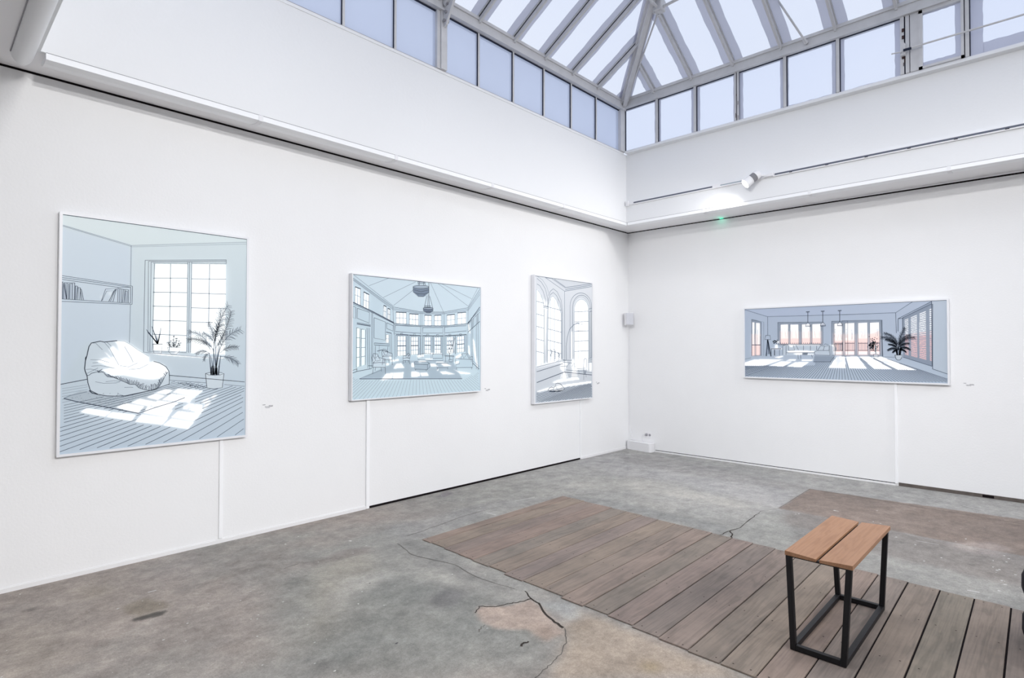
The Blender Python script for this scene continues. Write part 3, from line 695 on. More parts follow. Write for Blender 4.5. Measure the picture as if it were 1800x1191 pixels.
# ------------------------------------------------------------------ lighting track on the upper right wall
ZT = 3.50
tr = empty('lighting_track', (-DR-.02, -.4, ZT)); tag(tr, 'long white lighting track with a grey slot on the upper right wall', 'lighting track')
bm = bmesh.new(); box(bm, -DR-.028, -DR, WY0+.2, -DL-.01, ZT-.022, ZT+.020); obj('rail', bm, M_white, tr)
for a, b in ((-.50, -1.62), (-2.36, WY0+.3)):
    bm = bmesh.new(); box(bm, -DR-.030, -DR-.028, b, a, ZT-.010, ZT+.008); obj('slot', bm, M_slot, tr)
bm = bmesh.new(); box(bm, -DR-.030, -DR-.028, -2.02, -1.72, ZT-.006, ZT+.004); obj('slot', bm, M_linel, tr)
bm = bmesh.new(); box(bm, -DR-.04, -DR, -.42, -.375, ZT-.03, ZT+.03); bev(bm, .004); obj('end_feed', bm, M_white, tr)
bm = bmesh.new(); box(bm, -DR-.034, -DR, -1.72, -1.62, ZT-.026, ZT+.024); bev(bm, .003); obj('joiner', bm, M_white, tr)
for k in range(8):
    bm = bmesh.new(); y = -2.55-.37*k; box(bm, -DR-.032, -DR-.028, y, y+.03, ZT-.014, ZT-.008); obj('contact_tab', bm, M_gap, tr)

def spotlight(loc, aim, label, track_pt, group=None):
    loc = Vector(loc); d = Vector(aim).normalized(); e = empty('track_spotlight', loc); tag(e, label, 'spotlight', group)
    q = d.to_track_quat('Z', 'Y'); 
    def cyl(profile, name, m, seg=28):
        bm = bmesh.new(); rings = []
        for z, r in profile: rings.append([bm.verts.new(loc+q @ Vector((r*math.cos(2*PI*k/seg), r*math.sin(2*PI*k/seg), z))) for k in range(seg)])
        for a, b in zip(rings, rings[1:]):
            for k in range(seg): bm.faces.new([a[k], a[(k+1) % seg], b[(k+1) % seg], b[k]])
        bm.faces.new(rings[0][::-1]); bm.faces.new(rings[-1]); return obj(name, bm, m, e)
    cyl([(-.105, .048), (-.10, .052), (-.055, .052), (-.053, .050)], 'rear_housing', M_white)
    pr = []
    for k in range(5): z = -.052+k*.011; pr += [(z, .050), (z, .040), (z+.004, .040), (z+.004, .050), (z+.011, .050)]
    cyl(pr, 'cooling_fins', M_grey)
    cyl([(.004, .050), (.006, .055), (.016, .055), (.018, .052)], 'ring', M_white)
    cyl([(.018, .051), (.085, .058), (.088, .055), (.082, .050)], 'head', M_white)
    cyl([(.080, .048), (.0895, .048)], 'diffuser', M_led)
    bm = bmesh.new(); tube(bm, [loc+q @ Vector((0, 0, -.06)), Vector(track_pt)], .009, 8); obj('arm', bm, M_white, e)
    bm = bmesh.new(); tp = Vector(track_pt); box(bm, tp.x-.015, tp.x+.012, tp.y-.05, tp.y+.05, tp.z-.018, tp.z+.018); bev(bm, .004); obj('adapter', bm, M_white, e)
    return e, loc+d*.10, d
def spot_light(pos, d, power, angle, blend, size, col=(1, .975, .95)):
    l = bpy.data.lights.new('spot_beam', 'SPOT'); l.energy = power; l.spot_size = math.radians(angle); l.spot_blend = blend; l.shadow_soft_size = size; l.color = col
    o = bpy.data.objects.new('spot_beam', l); C.objects.link(o); o.location = pos; o.rotation_euler = Vector(d).to_track_quat('-Z', 'Y').to_euler(); return o
e1, lp, ld = spotlight((-.75, -2.13, 3.47), (-.50, .62, -.62), 'white spotlight shining on the right wall track, seen from behind its fins', (-DR-.04, -2.30, ZT))
VIS_SPOT = spot_light(lp, ld, 60, 165, 1.0, .05)

# green indicator light tucked in the gap above the right wall
bm = bmesh.new(); box(bm, -.009, -.001, -1.475, -1.425, ZC-.013, ZC-.006); bev(bm, .002)
tag(obj('indicator_light', bm, M_green), 'tiny green indicator light glowing under the soffit of the right wall', 'indicator light')
l = bpy.data.lights.new('indicator_glow', 'POINT'); l.energy = .055; l.color = (.1, 1, .6); l.shadow_soft_size = .03
o = bpy.data.objects.new('indicator_glow', l); C.objects.link(o); o.location = (-.06, -1.45, ZC-.035)

# ------------------------------------------------------------------ bench
st = empty('bench', (-4.03, -3.84, 0)); tag(st, 'small bench with two oak planks on a black steel frame, standing on the floorboards', 'bench')
bx0, bx1, yc = -4.436, -3.603, -3.838
def plank(ya, yb):   # ya outer edge, yb inner edge at the gap
    bm = bmesh.new(); sh = bm.loops.layers.float_color.new('shift'); zt, zi, zb = .4775, .4695, .4555
    prof = [(ya, zb), (ya, zt), (yb, zi), (yb, zb-.0005)]
    hexa(bm, [(bx0, y, z) for y, z in prof], [(bx1, y, z) for y, z in prof]); bev(bm, .0012, 2)
    s = (random.random()*5, random.random()*5, 0, 1)
    for f in bm.faces:
        for l in f.loops: l[sh] = s
    obj('seat_plank', bm, M_seat, st)
plank(yc+.151, yc+.0075); plank(yc-.151, yc-.0075)
tw = .026
def leg(xo, sx, yb, yt, sy):
    bm = bmesh.new(); 
    def ring(y, z, x): return [(x, y, z), (x+sx*tw, y, z), (x+sx*tw, y-sy*tw, z), (x, y-sy*tw, z)]
    hexa(bm, ring(yb, 0.0012, xo), ring(yt, .4553, xo+(.012 if sx > 0 else -.004))); bev(bm, .0015); obj('leg', bm, M_black, st)
yb, yt = .124, .147
for sx, xo in ((1, -4.450), (-1, -3.624)):
    for sy in (1, -1): leg(xo, sx, yc+sy*yb, yc+sy*yt, sy)
for nm, x0, x1, y0, y1, z0, z1 in [('bottom_rail', -4.450+tw, -3.624-tw, yc+yb-tw, yc+yb, .0012, .0272), ('bottom_rail', -4.450+tw, -3.624-tw, yc-yb, yc-yb+tw, .0012, .0272),
    ('bottom_rail', -4.450, -4.450+tw, yc-yb+tw, yc+yb-tw, .0012, .0272), ('bottom_rail', -3.624-tw, -3.624, yc-yb+tw, yc+yb-tw, .0012, .0272),
    ('top_rail', -4.426, -4.426+tw, yc-yt+tw, yc+yt-tw, .4475, .4553), ('top_rail', -3.630-tw, -3.630, yc-yt+tw, yc+yt-tw, .4475, .4553), ('gap_darkener', -4.38, -3.66, yc-.02, yc+.02, .4500, .4548)]:  # middle strip is added under the seat to darken the plank gap
    bm = bmesh.new(); box(bm, x0, x1, y0, y1, z0, z1); bev(bm, .0015); obj(nm, bm, M_black, st)
for o in bpy.data.objects:      # bench stands on the boards
    if o.parent == st: o.location.z += .0085
# dark cushion edge at the right border of the view
bm = bmesh.new(); n = 28; rings = []
cx, cy = -3.62, -4.832
for z, r in [(0.009, .20), (.03, .262), (.10, .285), (.17, .283), (.225, .262), (.235, .258), (.26, .270), (.31, .285), (.37, .284), (.43, .262), (.455, .20), (.46, .0)]:
    rings.append([bm.verts.new((cx+max(r, .001)*1.0*math.cos(2*PI*k/n), cy+max(r, .001)*math.sin(2*PI*k/n), z)) for k in range(n)])
for a, b in zip(rings, rings[1:]):
    for k in range(n): bm.faces.new([a[k], a[(k+1) % n], b[(k+1) % n], b[k]])
bm.faces.new(rings[0][::-1])
POUF = tag(obj('pouf', bm, M_fabric, smooth=True), 'rounded black cushioned seat just cut by the right border beside the bench', 'pouf')

# ------------------------------------------------------------------ cable covers under the pictures
def cover(name, x0, x1, y0, y1, z0, z1, label):
    bm = bmesh.new(); box(bm, x0, x1, y0, y1, z0, z1); bev(bm, .003, 2); tag(obj(name, bm, M_trunk), label, 'cable cover', 'cable covers running down from the pictures')
cover('cable_cover', -5.828, -5.802, -.014, 0, .036, .80, 'white cable cover running down to the floor under the beanbag picture')
cover('cable_cover', -4.534, -4.500, -.016, 0, .002, 1.02, 'white cable cover running down under the round room picture')
cover('cable_cover', -1.218, -1.200, -.010, 0, .012, .82, 'white cable cover running down under the arched window picture')
cover('cable_cover', -.014, 0, -3.416, -3.388, .024, 1.12, 'white cable cover running down under the wide picture on the right wall')

# ------------------------------------------------------------------ speaker, cable, cable box, socket
sp = empty('wall_speaker', (-.10, -.10, 1.83)); tag(sp, 'small white loudspeaker with a perforated front mounted high in the corner', 'speaker')
def rot_box(bm, c, ang, w, d, z0, z1):
    ca, sa = math.cos(ang), math.sin(ang)
    def P(u, v, z): return (c[0]+u*ca-v*sa, c[1]+u*sa+v*ca, z)
    hexa(bm, [P(-w/2, -d/2, z0), P(w/2, -d/2, z0), P(w/2, d/2, z0), P(-w/2, d/2, z0)], [P(-w/2, -d/2, z1), P(w/2, -d/2, z1), P(w/2, d/2, z1), P(-w/2, d/2, z1)])
ANG = math.radians(-40)
bm = bmesh.new(); rot_box(bm, (-.125, -.085), ANG, .118, .085, 1.842, 2.028); bev(bm, .008, 3); obj('cabinet', bm, M_white, sp)
bm = bmesh.new(); ox, oy = math.sin(ANG)*.048, -math.cos(ANG)*.048; rot_box(bm, (-.125+ox, -.085+oy), ANG, .106, .014, 1.848, 2.022); bev(bm, .004, 2); obj('grille', bm, M_speaker, sp)
bm = bmesh.new(); box(bm, -.115, -.085, -.035, 0, 1.91, 1.96); obj('wall_bracket', bm, M_grey, sp)
bm = bmesh.new(); pts = [(-.10, -.060, 1.845), (-.018, -.028, 1.74), (-.012, -.020, 1.4), (-.015, -.026, 1.28), (-.022, -.018, 1.1), (-.014, -.022, .7), (-.016, -.030, .35), (-.028, -.075, .142)]
tube(bm, pts, .0035, 6); tag(obj('speaker_cable', bm, M_cable), 'thin white cable hanging down the corner from the speaker', 'cable')
cb = empty('cable_box', (-.08, -.24, 0)); tag(cb, 'white round-ended cable box lying on the floor in the corner', 'cable box')
def round_foot(off=0.0):
    P = [(-.008, -.028), (-.085, -.028)]
    for k in range(0, 9):
        t = k/8*PI/2; P.append((-.112+0.034*math.cos(PI-t)*1-0.0, -.414-.034*math.sin(t)) if False else (-.112-.034*math.cos(t), -.420-.034*math.sin(t)))
    for k in range(0, 9):
        t = k/8*PI/2; P.append((-.042+.034*math.sin(t), -.420-.034*math.cos(t)))
    return P
bm = bmesh.new(); P = round_foot(); v0 = [bm.verts.new((x, y, .002)) for x, y in P]; v1 = [bm.verts.new((x, y, .118)) for x, y in P]
for i in range(len(P)): bm.faces.new([v0[i], v0[(i+1) % len(P)], v1[(i+1) % len(P)], v1[i]])
bm.faces.new(v0[::-1]); bm.faces.new(v1); obj('body', bm, M_white, cb)
bm = bmesh.new(); v0 = [bm.verts.new((x*1.0-.001, y, .120)) for x, y in P]; v1 = [bm.verts.new((x*.97-.002, y*.995-.001, .127)) for x, y in P]
for i in range(len(P)): bm.faces.new([v0[i], v0[(i+1) % len(P)], v1[(i+1) % len(P)], v1[i]])
bm.faces.new(v0[::-1]); bm.faces.new(v1); obj('lid', bm, M_white, cb)
so = empty('wall_socket', (0, -.335, .235)); tag(so, 'white double wall socket above the cable box', 'socket')
bm = bmesh.new(); box(bm, -.008, 0, -.385, -.285, .19, .275); bev(bm, .003); obj('plate', bm, M_white, so)
bm = bmesh.new(); tube(bm, [(-.0085, -.362, .232), (-.0095, -.362, .232)], .018, 16); obj('outlet', bm, M_grey, so)
pl = empty('plug', (-.02, -.312, .23)); tag(pl, 'grey plug with a curved white lead in the wall socket', 'plug')
bm = bmesh.new(); tube(bm, [(-.008, -.312, .235), (-.045, -.312, .235)], [.019, .015], 14); obj('body', bm, M_grey, pl)
bm = bmesh.new(); tube(bm, [(-.044, -.312, .235), (-.06, -.300, .245), (-.058, -.275, .235), (-.05, -.255, .20), (-.045, -.262, .15), (-.04, -.285, .128)], .0035, 6); obj('lead', bm, M_cable, pl)

# ------------------------------------------------------------------ wall captions (tiny, two broken lines of print)
def caption(ax, a, z, label):
    e = empty('wall_caption', (a, -.001, z) if ax == 'L' else (-.001, a, z)); tag(e, label, 'caption', 'printed captions beside the pictures')
    bm = bmesh.new()
    def blk(u0, u1, z0, z1):
        if ax == 'L': box(bm, a+u0, a+u1, -.0012, 0, z+z0, z+z1)
        else: box(bm, -.0012, 0, a-u1, a-u0, z+z0, z+z1)
    def row(u0, u1, zz, h=.005):
        u = u0
        while u < u1: w = random.uniform(.003, .010); blk(u, min(u+w, u1), zz, zz+h); u += w+.0025
    row(0, .022, .020, .006); row(.018, .084, .004); row(.050, .084, .011); row(.024, .06, -.004, .004)
    obj('print', bm, M_textl, e)
caption('L', -5.495, 1.014, 'tiny two-line caption printed on the wall right of the beanbag picture')
caption('L', -3.00, 1.02, 'tiny two-line caption printed on the wall right of the round room picture')
caption('L', -.84, 1.002, 'tiny two-line caption on the wall between the arched window picture and the corner')
caption('R', -3.99, 1.122, 'tiny two-line caption printed on the wall right of the wide picture')

# ------------------------------------------------------------------ pictures
class Picture:
    def __init__(s, ax, a0, a1, z0, z1, fw, depth, nu, nv, label, top, bot):
        s.ax, s.fw, s.depth = ax, fw, depth; s.a0, s.a1, s.z0, s.z1 = a0, a1, z0, z1
        s.pd = depth-.006
        loc = ((a0+a1)/2, 0, z0) if ax == 'L' else (0, (a0+a1)/2, z0)
        s.e = empty('picture', loc); tag(s.e, label, 'picture', 'backlit drawn interiors in pale frames')
        s.nu, s.nv = nu, nv
        v = np.linspace(0, 1, nv)[:, None, None]; s.tone = nlin(np.array(bot)*(1-v)+np.array(top)*v+np.zeros((nv, nu, 3)))
        s.glow = np.zeros((nv, nu, 3)); s.lines = {}
        U, V = np.meshgrid(np.linspace(0, 1, nu), np.linspace(0, 1, nv)); s.U, s.V = U, V
    def P(s, pt):       # photo pixel -> panel uv
        w = LW(pt[0], pt[1], s.pd) if s.ax == 'L' else RW(pt[0], pt[1], s.pd)
        a = w[0] if s.ax == 'L' else w[1]
        return ((a-s.ia0)/(s.ia1-s.ia0), (w[2]-s.iz0)/(s.iz1-s.iz0))
    def inner(s):
        sg = 1 if s.a1 > s.a0 else -1
        s.ia0, s.ia1, s.iz0, s.iz1 = s.a0+sg*s.fw, s.a1-sg*s.fw, s.z0+s.fw, s.z1-s.fw
    def mask(s, poly, soft=0.0):
        poly = [s.P(p) for p in poly]
        m = pip(s.U, s.V, poly).astype(float)
        return blur(m, soft) if soft > 0 else m
    def fill(s, poly, col, al=1.0, soft=.6):
        m = s.mask(poly, soft)[..., None]*al; s.tone = s.tone*(1-m)+nlin(col)*m
    def light(s, poly, val=1.0, col=(255, 255, 255), soft=.7):
        m = s.mask(poly, soft)[..., None]*val; s.glow = s.glow*(1-m)+nlin(col)*m*1.0
    def shade(s, poly, al=.7, soft=.7):
        m = s.mask(poly, soft)[..., None]*al; s.glow = s.glow*(1-m)
    def ln(s, pts, w=.0028, m='l', inside=None, outside=()):
        uv = [s.P(p) for p in pts]
        if inside is not None or outside:
            ins = [s.P(p) for p in inside] if inside is not None else None; outs = [[s.P(p) for p in o] for o in outside]
            run = []
            for a, b in zip(uv, uv[1:]):
                n = 60
                for k in range(n+1):
                    t = k/n; q = (a[0]+(b[0]-a[0])*t, a[1]+(b[1]-a[1])*t); qx, qy = np.array([q[0]]), np.array([q[1]])
                    ok = (ins is None or pip(qx, qy, ins)[0]) and not any(pip(qx, qy, o)[0] for o in outs)
                    if ok: run.append(q)
                    else:
                        if len(run) > 1: s.lines.setdefault(m, []).append(([run[0], run[-1]], w))
                        run = []
            if len(run) > 1: s.lines.setdefault(m, []).append(([run[0], run[-1]], w))
        else: s.lines.setdefault(m, []).append((uv, w))
    def W3(s, u, v, lift):
        a = s.ia0+(s.ia1-s.ia0)*u; z = s.iz0+(s.iz1-s.iz0)*v; d = -(s.pd+lift)
        return (a, d, z) if s.ax == 'L' else (d, a, z)
    def build(s, bloom=.35, bs=7, gain=(1.17, 1.17, 1.16)):
        nu, nv = s.nu, s.nv
        g = s.glow; bl = blur(g, bs); b2 = blur(g, 2.0)
        G = g*.84+bl*bloom*.35+b2*.12; Tn = np.clip(s.tone*np.array(gain), 0, .92)
        Tn = Tn*(1-np.clip(g.max(axis=2, keepdims=True), 0, 1)*.75)
        def fn(u, v):
            a = s.ia0+(s.ia1-s.ia0)*u; z = s.iz0+(s.iz1-s.iz0)*v; d = np.full_like(u, -s.pd)
            return np.stack([a, d, z], 1) if s.ax == 'L' else np.stack([d, a, z], 1)
        me = grid_mesh('print_panel', nu, nv, fn, {'tone': Tn.reshape(-1, 3), 'glow': G.reshape(-1, 3)})
        pn = obj('print_panel', me, M_screen, s.e)
        names = {'l': ('fine_line_drawing', M_line), 'm': ('mid_line_drawing', M_linem), 'k': ('dark_line_drawing', M_dark), 'p': ('pale_line_drawing', M_linel)}
        keys = list('lmkp'); bm = bmesh.new(); W, H = abs(s.ia1-s.ia0), (s.iz1-s.iz0)
        for key, L in s.lines.items():
            mi = keys.index(key)
            for uv, w in L:
                uv = [(min(max(a, 0), 1), min(max(b, 0), 1)) for a, b in uv]
                pts = [uv[0]]
                for q in uv[1:]:
                    if abs(q[0]-pts[-1][0])*W+abs(q[1]-pts[-1][1])*H > 1e-4: pts.append(q)
                if len(pts) < 2: continue
                prev = None
                for i, p in enumerate(pts):
                    a = pts[max(i-1, 0)]; b = pts[min(i+1, len(pts)-1)]
                    dx, dy = (b[0]-a[0])*W, (b[1]-a[1])*H; L2 = math.hypot(dx, dy) or 1e-9
                    ww = w if not isinstance(w, tuple) else w[0]+(w[1]-w[0])*i/(len(pts)-1)
                    nx, ny = -dy/L2*ww/2/W, dx/L2*ww/2/H
                    cur = (bm.verts.new(s.W3(p[0]+nx, p[1]+ny, .0006)), bm.verts.new(s.W3(p[0]-nx, p[1]-ny, .0006)))
                    if prev:
                        try: bm.faces.new([prev[0], cur[0], cur[1], prev[1]]).material_index = mi
                        except ValueError: pass
                    prev = cur
        obj('line_drawing', bm, [names[k][1] for k in keys], s.e)
        # frame: four mitred bars
        f = s.fw; dp = s.depth; A0, A1, I0, I1 = s.a0, s.a1, s.ia0, s.ia1
        bm = bmesh.new()
        def Q(a, z, d): return (a, -d, z) if s.ax == 'L' else (-d, a, z)
        O = [(A0, s.z0), (A1, s.z0), (A1, s.z1), (A0, s.z1)]; I = [(I0, s.iz0), (I1, s.iz0), (I1, s.iz1), (I0, s.iz1)]
        b0 = .004
        for k in range(4):
            o0, o1, i0, i1 = O[k], O[(k+1) % 4], I[k], I[(k+1) % 4]
            hexa(bm, [Q(*o0, b0), Q(*o1, b0), Q(*i1, b0), Q(*i0, b0)], [Q(*o0, dp), Q(*o1, dp), Q(*i1, dp), Q(*i0, dp)])
        bmesh.ops.remove_doubles(bm, verts=bm.verts, dist=1e-5)
        obj('frame', bm, M_frame, s.e)
        bm = bmesh.new(); quad(bm, [Q(I0, s.iz0, .012), Q(I1, s.iz0, .012), Q(I1, s.iz1, .012), Q(I0, s.iz1, .012)]); obj('backing_board', bm, M_grey, s.e)
        # thin dark rebate along the upper inner edge
        bm = bmesh.new(); quad(bm, [Q(I0, s.iz1-.004, s.pd+.0008), Q(I1, s.iz1-.004, s.pd+.0008), Q(I1, s.iz1, s.pd+.0008), Q(I0, s.iz1, s.pd+.0008)]); obj('rebate_line', bm, M_line, s.e)
def pen(x0, y0, sc):
    return lambda *p: [(x0+a/sc, y0+b/sc) for a, b in p]
def lerp(p, q, t): return (p[0]+(q[0]-p[0])*t, p[1]+(q[1]-p[1])*t)
def qp(Q, u, v):   # bilinear in quad TL,TR,BR,BL
    return lerp(lerp(Q[0], Q[1], u), lerp(Q[3], Q[2], u), v)
def window(pic, Q, cols, rows, val=1.0, w=.0022, m='m', frame=None, col=(255, 255, 255)):
    pic.light(Q, val, col, .5)
    for i in range(1, cols): pic.ln([qp(Q, i/cols, 0), qp(Q, i/cols, 1)], w, m)
    for j in range(1, rows): pic.ln([qp(Q, 0, j/rows), qp(Q, 1, j/rows)], w, m)
    if frame: pic.ln(list(Q)+[Q[0]], w, frame)
def frond(pic, p0, p1, bend, n, ll, w=.0016, m='l', wl=None, droop=.5):
    """a palm leaf: arched spine with leaflets, in photo pixels"""
    dx, dy = p1[0]-p0[0], p1[1]-p0[1]; c = (p0[0]+dx*.5-dy*bend, p0[1]+dy*.5+dx*bend); L = math.hypot(dx, dy)
    def B(t): return ((1-t)**2*p0[0]+2*t*(1-t)*c[0]+t*t*p1[0], (1-t)**2*p0[1]+2*t*(1-t)*c[1]+t*t*p1[1])
    pic.ln([B(k/8) for k in range(9)], w*1.2, m)
    for k in range(n):
        t = .22+.78*k/(n-1); q = B(t); q2 = B(min(1, t+.02)); tx, ty = q2[0]-q[0]+(q[0]-B(t-.02)[0]), q2[1]-q[1]+(q[1]-B(t-.02)[1]); l = math.hypot(tx, ty) or 1
        tx, ty = tx/l, ty/l
        for sgn in (1, -1):
            le = ll*L*(1-abs(t-.5)*.7)*random.uniform(.75, 1.1); a = math.radians(random.uniform(38, 58))*sgn
            vx, vy = tx*math.cos(a)-ty*math.sin(a), tx*math.sin(a)+ty*math.cos(a)+droop*.35
            e = (q[0]+vx*le, q[1]+vy*le); mdl = (q[0]+vx*le*.5, q[1]+vy*le*.5-.06*le)
            pic.ln([q, mdl, e], (w*1.5, w*.5), m)

# ---- picture one: armchair of beans by a window
A = pen(100, 370, 7.006); B = pen(240, 440, 4.765); Cc = pen(95, 570, 5.176); D = pen(290, 530, 4.58); Wd = pen(80, 350, 2.534)
p1 = Picture('L', -6.826, -5.634, .799, 2.378, .016, .050, 340, 450, 'large framed drawing of a beanbag and palm by a window, on the left wall', (192, 204, 208), (176, 190, 203)); p1.inner()
p1.fill(Wd((60,60),(900,165),(900,190),(382,208),(60,110)), (200, 211, 213), .7, 2)
p1.fill(Wd((60,120),(382,210),(374,635),(180,640),(60,825)), (184, 197, 210), .7, 4)
p1.fill(Cc((88,672),(230,608),(330,600),(460,650),(900,600),(1087,560),(1300,600),(1290,640),(1087,705),(770,808)), (160, 172, 182), .75, 1)
# window light and outside
p1.light(B((158,113),(428,116),(420,845),(140,838)), 1.0, (246, 250, 248)); p1.light(B((463,115),(750,118),(742,872),(453,858)), 1.0, (248, 251, 251))
p1.light(B((158,240),(280,240),(276,560),(150,560)), .5, (238, 242, 232), 4); p1.light(B((300,380),(420,380),(416,600),(296,600)), .5, (236, 241, 228), 5)
p1.shade(B((280,105),(292,105),(286,850),(272,850)), .45); p1.shade(B((606,110),(618,110),(612,870),(600,870)), .4)
p1.shade(B((428,100),(464,100),(454,860),(418,860)), .9)
for xa, ya, xb, yb2 in [(140,232,425,233),(138,350,422,353),(136,466,420,471),(134,585,418,592),(132,700,418,712)]: p1.ln(B((xa,ya),(xb,yb2)), .0048, 'm')
for xa, ya, xb, yb2 in [(463,238,750,240),(460,357,748,366),(458,480,746,486),(456,600,640,602)]: p1.ln(B((xa,ya),(xb,yb2)), .0048, 'm')
for a, b in [((286,112),(274,840)),((612,116),(603,640)),((430,98),(420,850)),((444,98),(436,855)),((462,98),(452,855))]: p1.ln(B(a, b), .0042, 'm')
for a, b in [((72,82),(752,78)),((72,82),(58,852)),((100,90),(95,845)),((122,97),(112,845)),((122,97),(750,96)),((100,90),(750,86)),((140,106),(430,110)),((462,108),(750,112)),((150,110),(132,838)),((752,78),(752,112))]: p1.ln(B(a, b), .0026, 'l')
p1.ln(B((95,845),(420,856)), .0026, 'm'); p1.ln(B((58,852),(300,872),(735,908)), .003, 'm'); p1.ln(B((132,838),(415,850)), .0022, 'm')
p1.light(B((100,856),(250,868),(450,885),(730,898),(730,908),(440,892),(200,875)), .9); p1.light(B((0,835),(60,850),(70,880),(0,930)), .0)
# cornice, corner, shelf
for a, b in [((72,178),(915,428)),((72,190),(915,441))]: p1.ln(A(a, b), .0024, 'm')
p1.ln(Wd((382,206),(895,191)), .0024, 'm'); p1.ln(Wd((382,212),(895,199)), .0018, 'm'); p1.ln(A((915,430),(908,928)), .0028, 'm'); p1.ln(Wd((378,468),(374,640)), .0028, 'm')
for a, b in [((62,800),(930,930)),((62,823),(910,942)),((62,846),(755,945)),((58,1086),(905,1140)),((55,1116),(925,1155)),((930,930),(925,1155)),((908,942),(905,1140)),((755,945),(908,942))]: p1.ln(A(a, b), .0030, 'l')
bk = [(66,875,66,1085),(82,890,78,1085),(82,890,118,1085),(100,895,118,1085),(125,890,122,1088),(145,905,142,1088),(160,910,155,1088),(192,895,190,1092),(220,888,215,1094),(228,928,224,1094),(254,930,238,1094),(262,948,258,1094),(290,950,282,1096),(300,968,328,1098),(286,968,306,1098)]
for x0, y0, x1, y1 in bk: p1.ln(A((x0,y0),(x1,y1)), .0034, 'l')
for t in [((62,878),(80,878)),((82,888),(220,890)),((140,905),(190,898)),((225,925),(256,932)),((258,946),(292,952)),((288,966),(304,970))]: p1.ln(A(*t), .003, 'l')
p1.fill(A((82,890),(100,895),(118,1085),(78,1085)), (150,162,180), .8); p1.fill(A((160,912),(188,905),(186,1090),(158,1088)), (158,170,186), .7); p1.fill(A((225,930),(240,930),(238,1092),(224,1092)), (160,172,188), .7)
p1.ln(A((548,1112),(600,965),(735,958),(690,1120)), .0034, 'l'); p1.ln(A((558,1108),(612,990),(700,985),(645,1112)), .0024, 'l'); p1.ln(A((640,1116),(718,968)), .0034, 'k'); p1.ln(A((660,1116),(728,965)), .003, 'l')
p1.light(A((640,1010),(665,1005),(672,1030),(645,1035)), .7, soft=2.5); p1.light(A((545,1045),(560,1055),(550,1080),(540,1070)), .5, soft=2)
for x0, y0, x1, y1 in [(752,950,750,1125),(776,962,772,1128),(800,965,796,1130),(822,968,808,1130),(840,975,826,1130),(842,990,842,1132),(866,990,862,1133),(882,975,878,1134)]: p1.ln(A((x0,y0),(x1,y1)), .0034, 'l')
p1.ln(A((752,955),(800,965),(840,972),(842,990),(866,990)), .003, 'l'); p1.ln(A((842,970),(882,975)), .003, 'l')
# skirting
p1.ln(Cc((50,545),(300,498)), .0046, 'k'); p1.ln(B((275,1045),(905,1100)), .0042, 'k'); p1.ln(B((275,1085),(580,1108)), .0026, 'l'); p1.ln(B((735,1122),(905,1137)), .0026, 'l')
bag = Cc((300,465),(283,425),(278,400),(285,330),(300,280),(318,200),(340,168),(420,152),(455,160),(575,147),(640,152),(700,185),(760,230),(820,265),(862,290),(865,320),(850,345),(905,335),(960,350),(1020,385),(1045,425),(1050,470),(1048,542),(880,600),(760,625),(650,648),(560,652),(480,650),(400,635),(330,600),(308,530))
pot = B((577,1030),(733,1030),(718,1150),(590,1152))
# floorboards of the drawing
SUN1 = [((155,948),(182,930),(292,945),(265,968)), ((270,969),(297,947),(402,960),(384,986)), ((398,990),(430,958),(547,973),(520,1004)), ((524,1006),(560,976),(662,992),(634,1023)),
           ((315,926),(355,908),(441,922),(410,952)), ((436,951),(457,922),(567,938),(545,970)), ((560,970),(590,942),(690,952),(662,988)), ((380,906),(420,888),(492,902),(462,922)),
           ((470,920),(500,896),(592,906),(562,934)), ((450,882),(490,865),(532,875),(500,893)), ((520,893),(560,866),(668,880),(640,906)), ((490,862),(530,846),(567,850),(540,868)), ((565,860),(590,843),(702,852),(668,880)),
           ((600,932),(640,908),(700,915),(690,950))]
SUNP = [Wd(*q) for q in SUN1]
vp = Cc((2770,160))[0]; flo = Cc((36,1168),(50,565),(300,540),(400,500),(1048,470))+D((35,632),(640,682),(636,1078))
for k in range(-4, 22):
    if k < 0: continue
for k in range(0, 17):
    st0 = Cc((180+163*k, 1158-17*k))[0]; p1.ln([st0, lerp(st0, vp, .9)], .0038, 'l', inside=flo, outside=[bag, pot]+SUNP)
for k in range(13):
    yy = [1160,1110,1063,1018,975,940,905,875,846,820,796,770,745][k]; st0 = Cc((42, yy))[0]; p1.ln([st0, lerp(st0, vp, .8)], .0034 if k < 8 else .0026, 'l', inside=flo, outside=[bag, pot]+SUNP)
for yy in (715, 688, 660, 635, 610, 588): st0 = Cc((46, yy))[0]; p1.ln([st0, lerp(st0, vp, .5)], .0018, 'm', inside=flo, outside=[bag, Cc((88,672),(230,608),(330,600),(460,650),(1087,705),(770,808))])
p1.ln(Cc((88,672),(200,700),(480,752),(770,808)), .006, 'l'); p1.ln(Cc((88,672),(150,645),(300,612)), .004, 'm'); p1.ln(Cc((770,808),(930,752),(1087,705),(1190,665)), .0045, 'l')
for _ in range(60):
    a = random.random(); b = random.random(); q = qp(Cc((130,670),(330,615),(860,640),(600,740)), a, b); p1.ln([q, (q[0]+random.uniform(1, 3), q[1]+random.uniform(-1, .5))], .002, 'm')
for _ in range(90):
    q = qp(D((70,650),(200,655),(330,690),(250,700)), random.random(), random.random()); p1.ln([q, (q[0]+1.5, q[1]-.5)], .003, 'm')
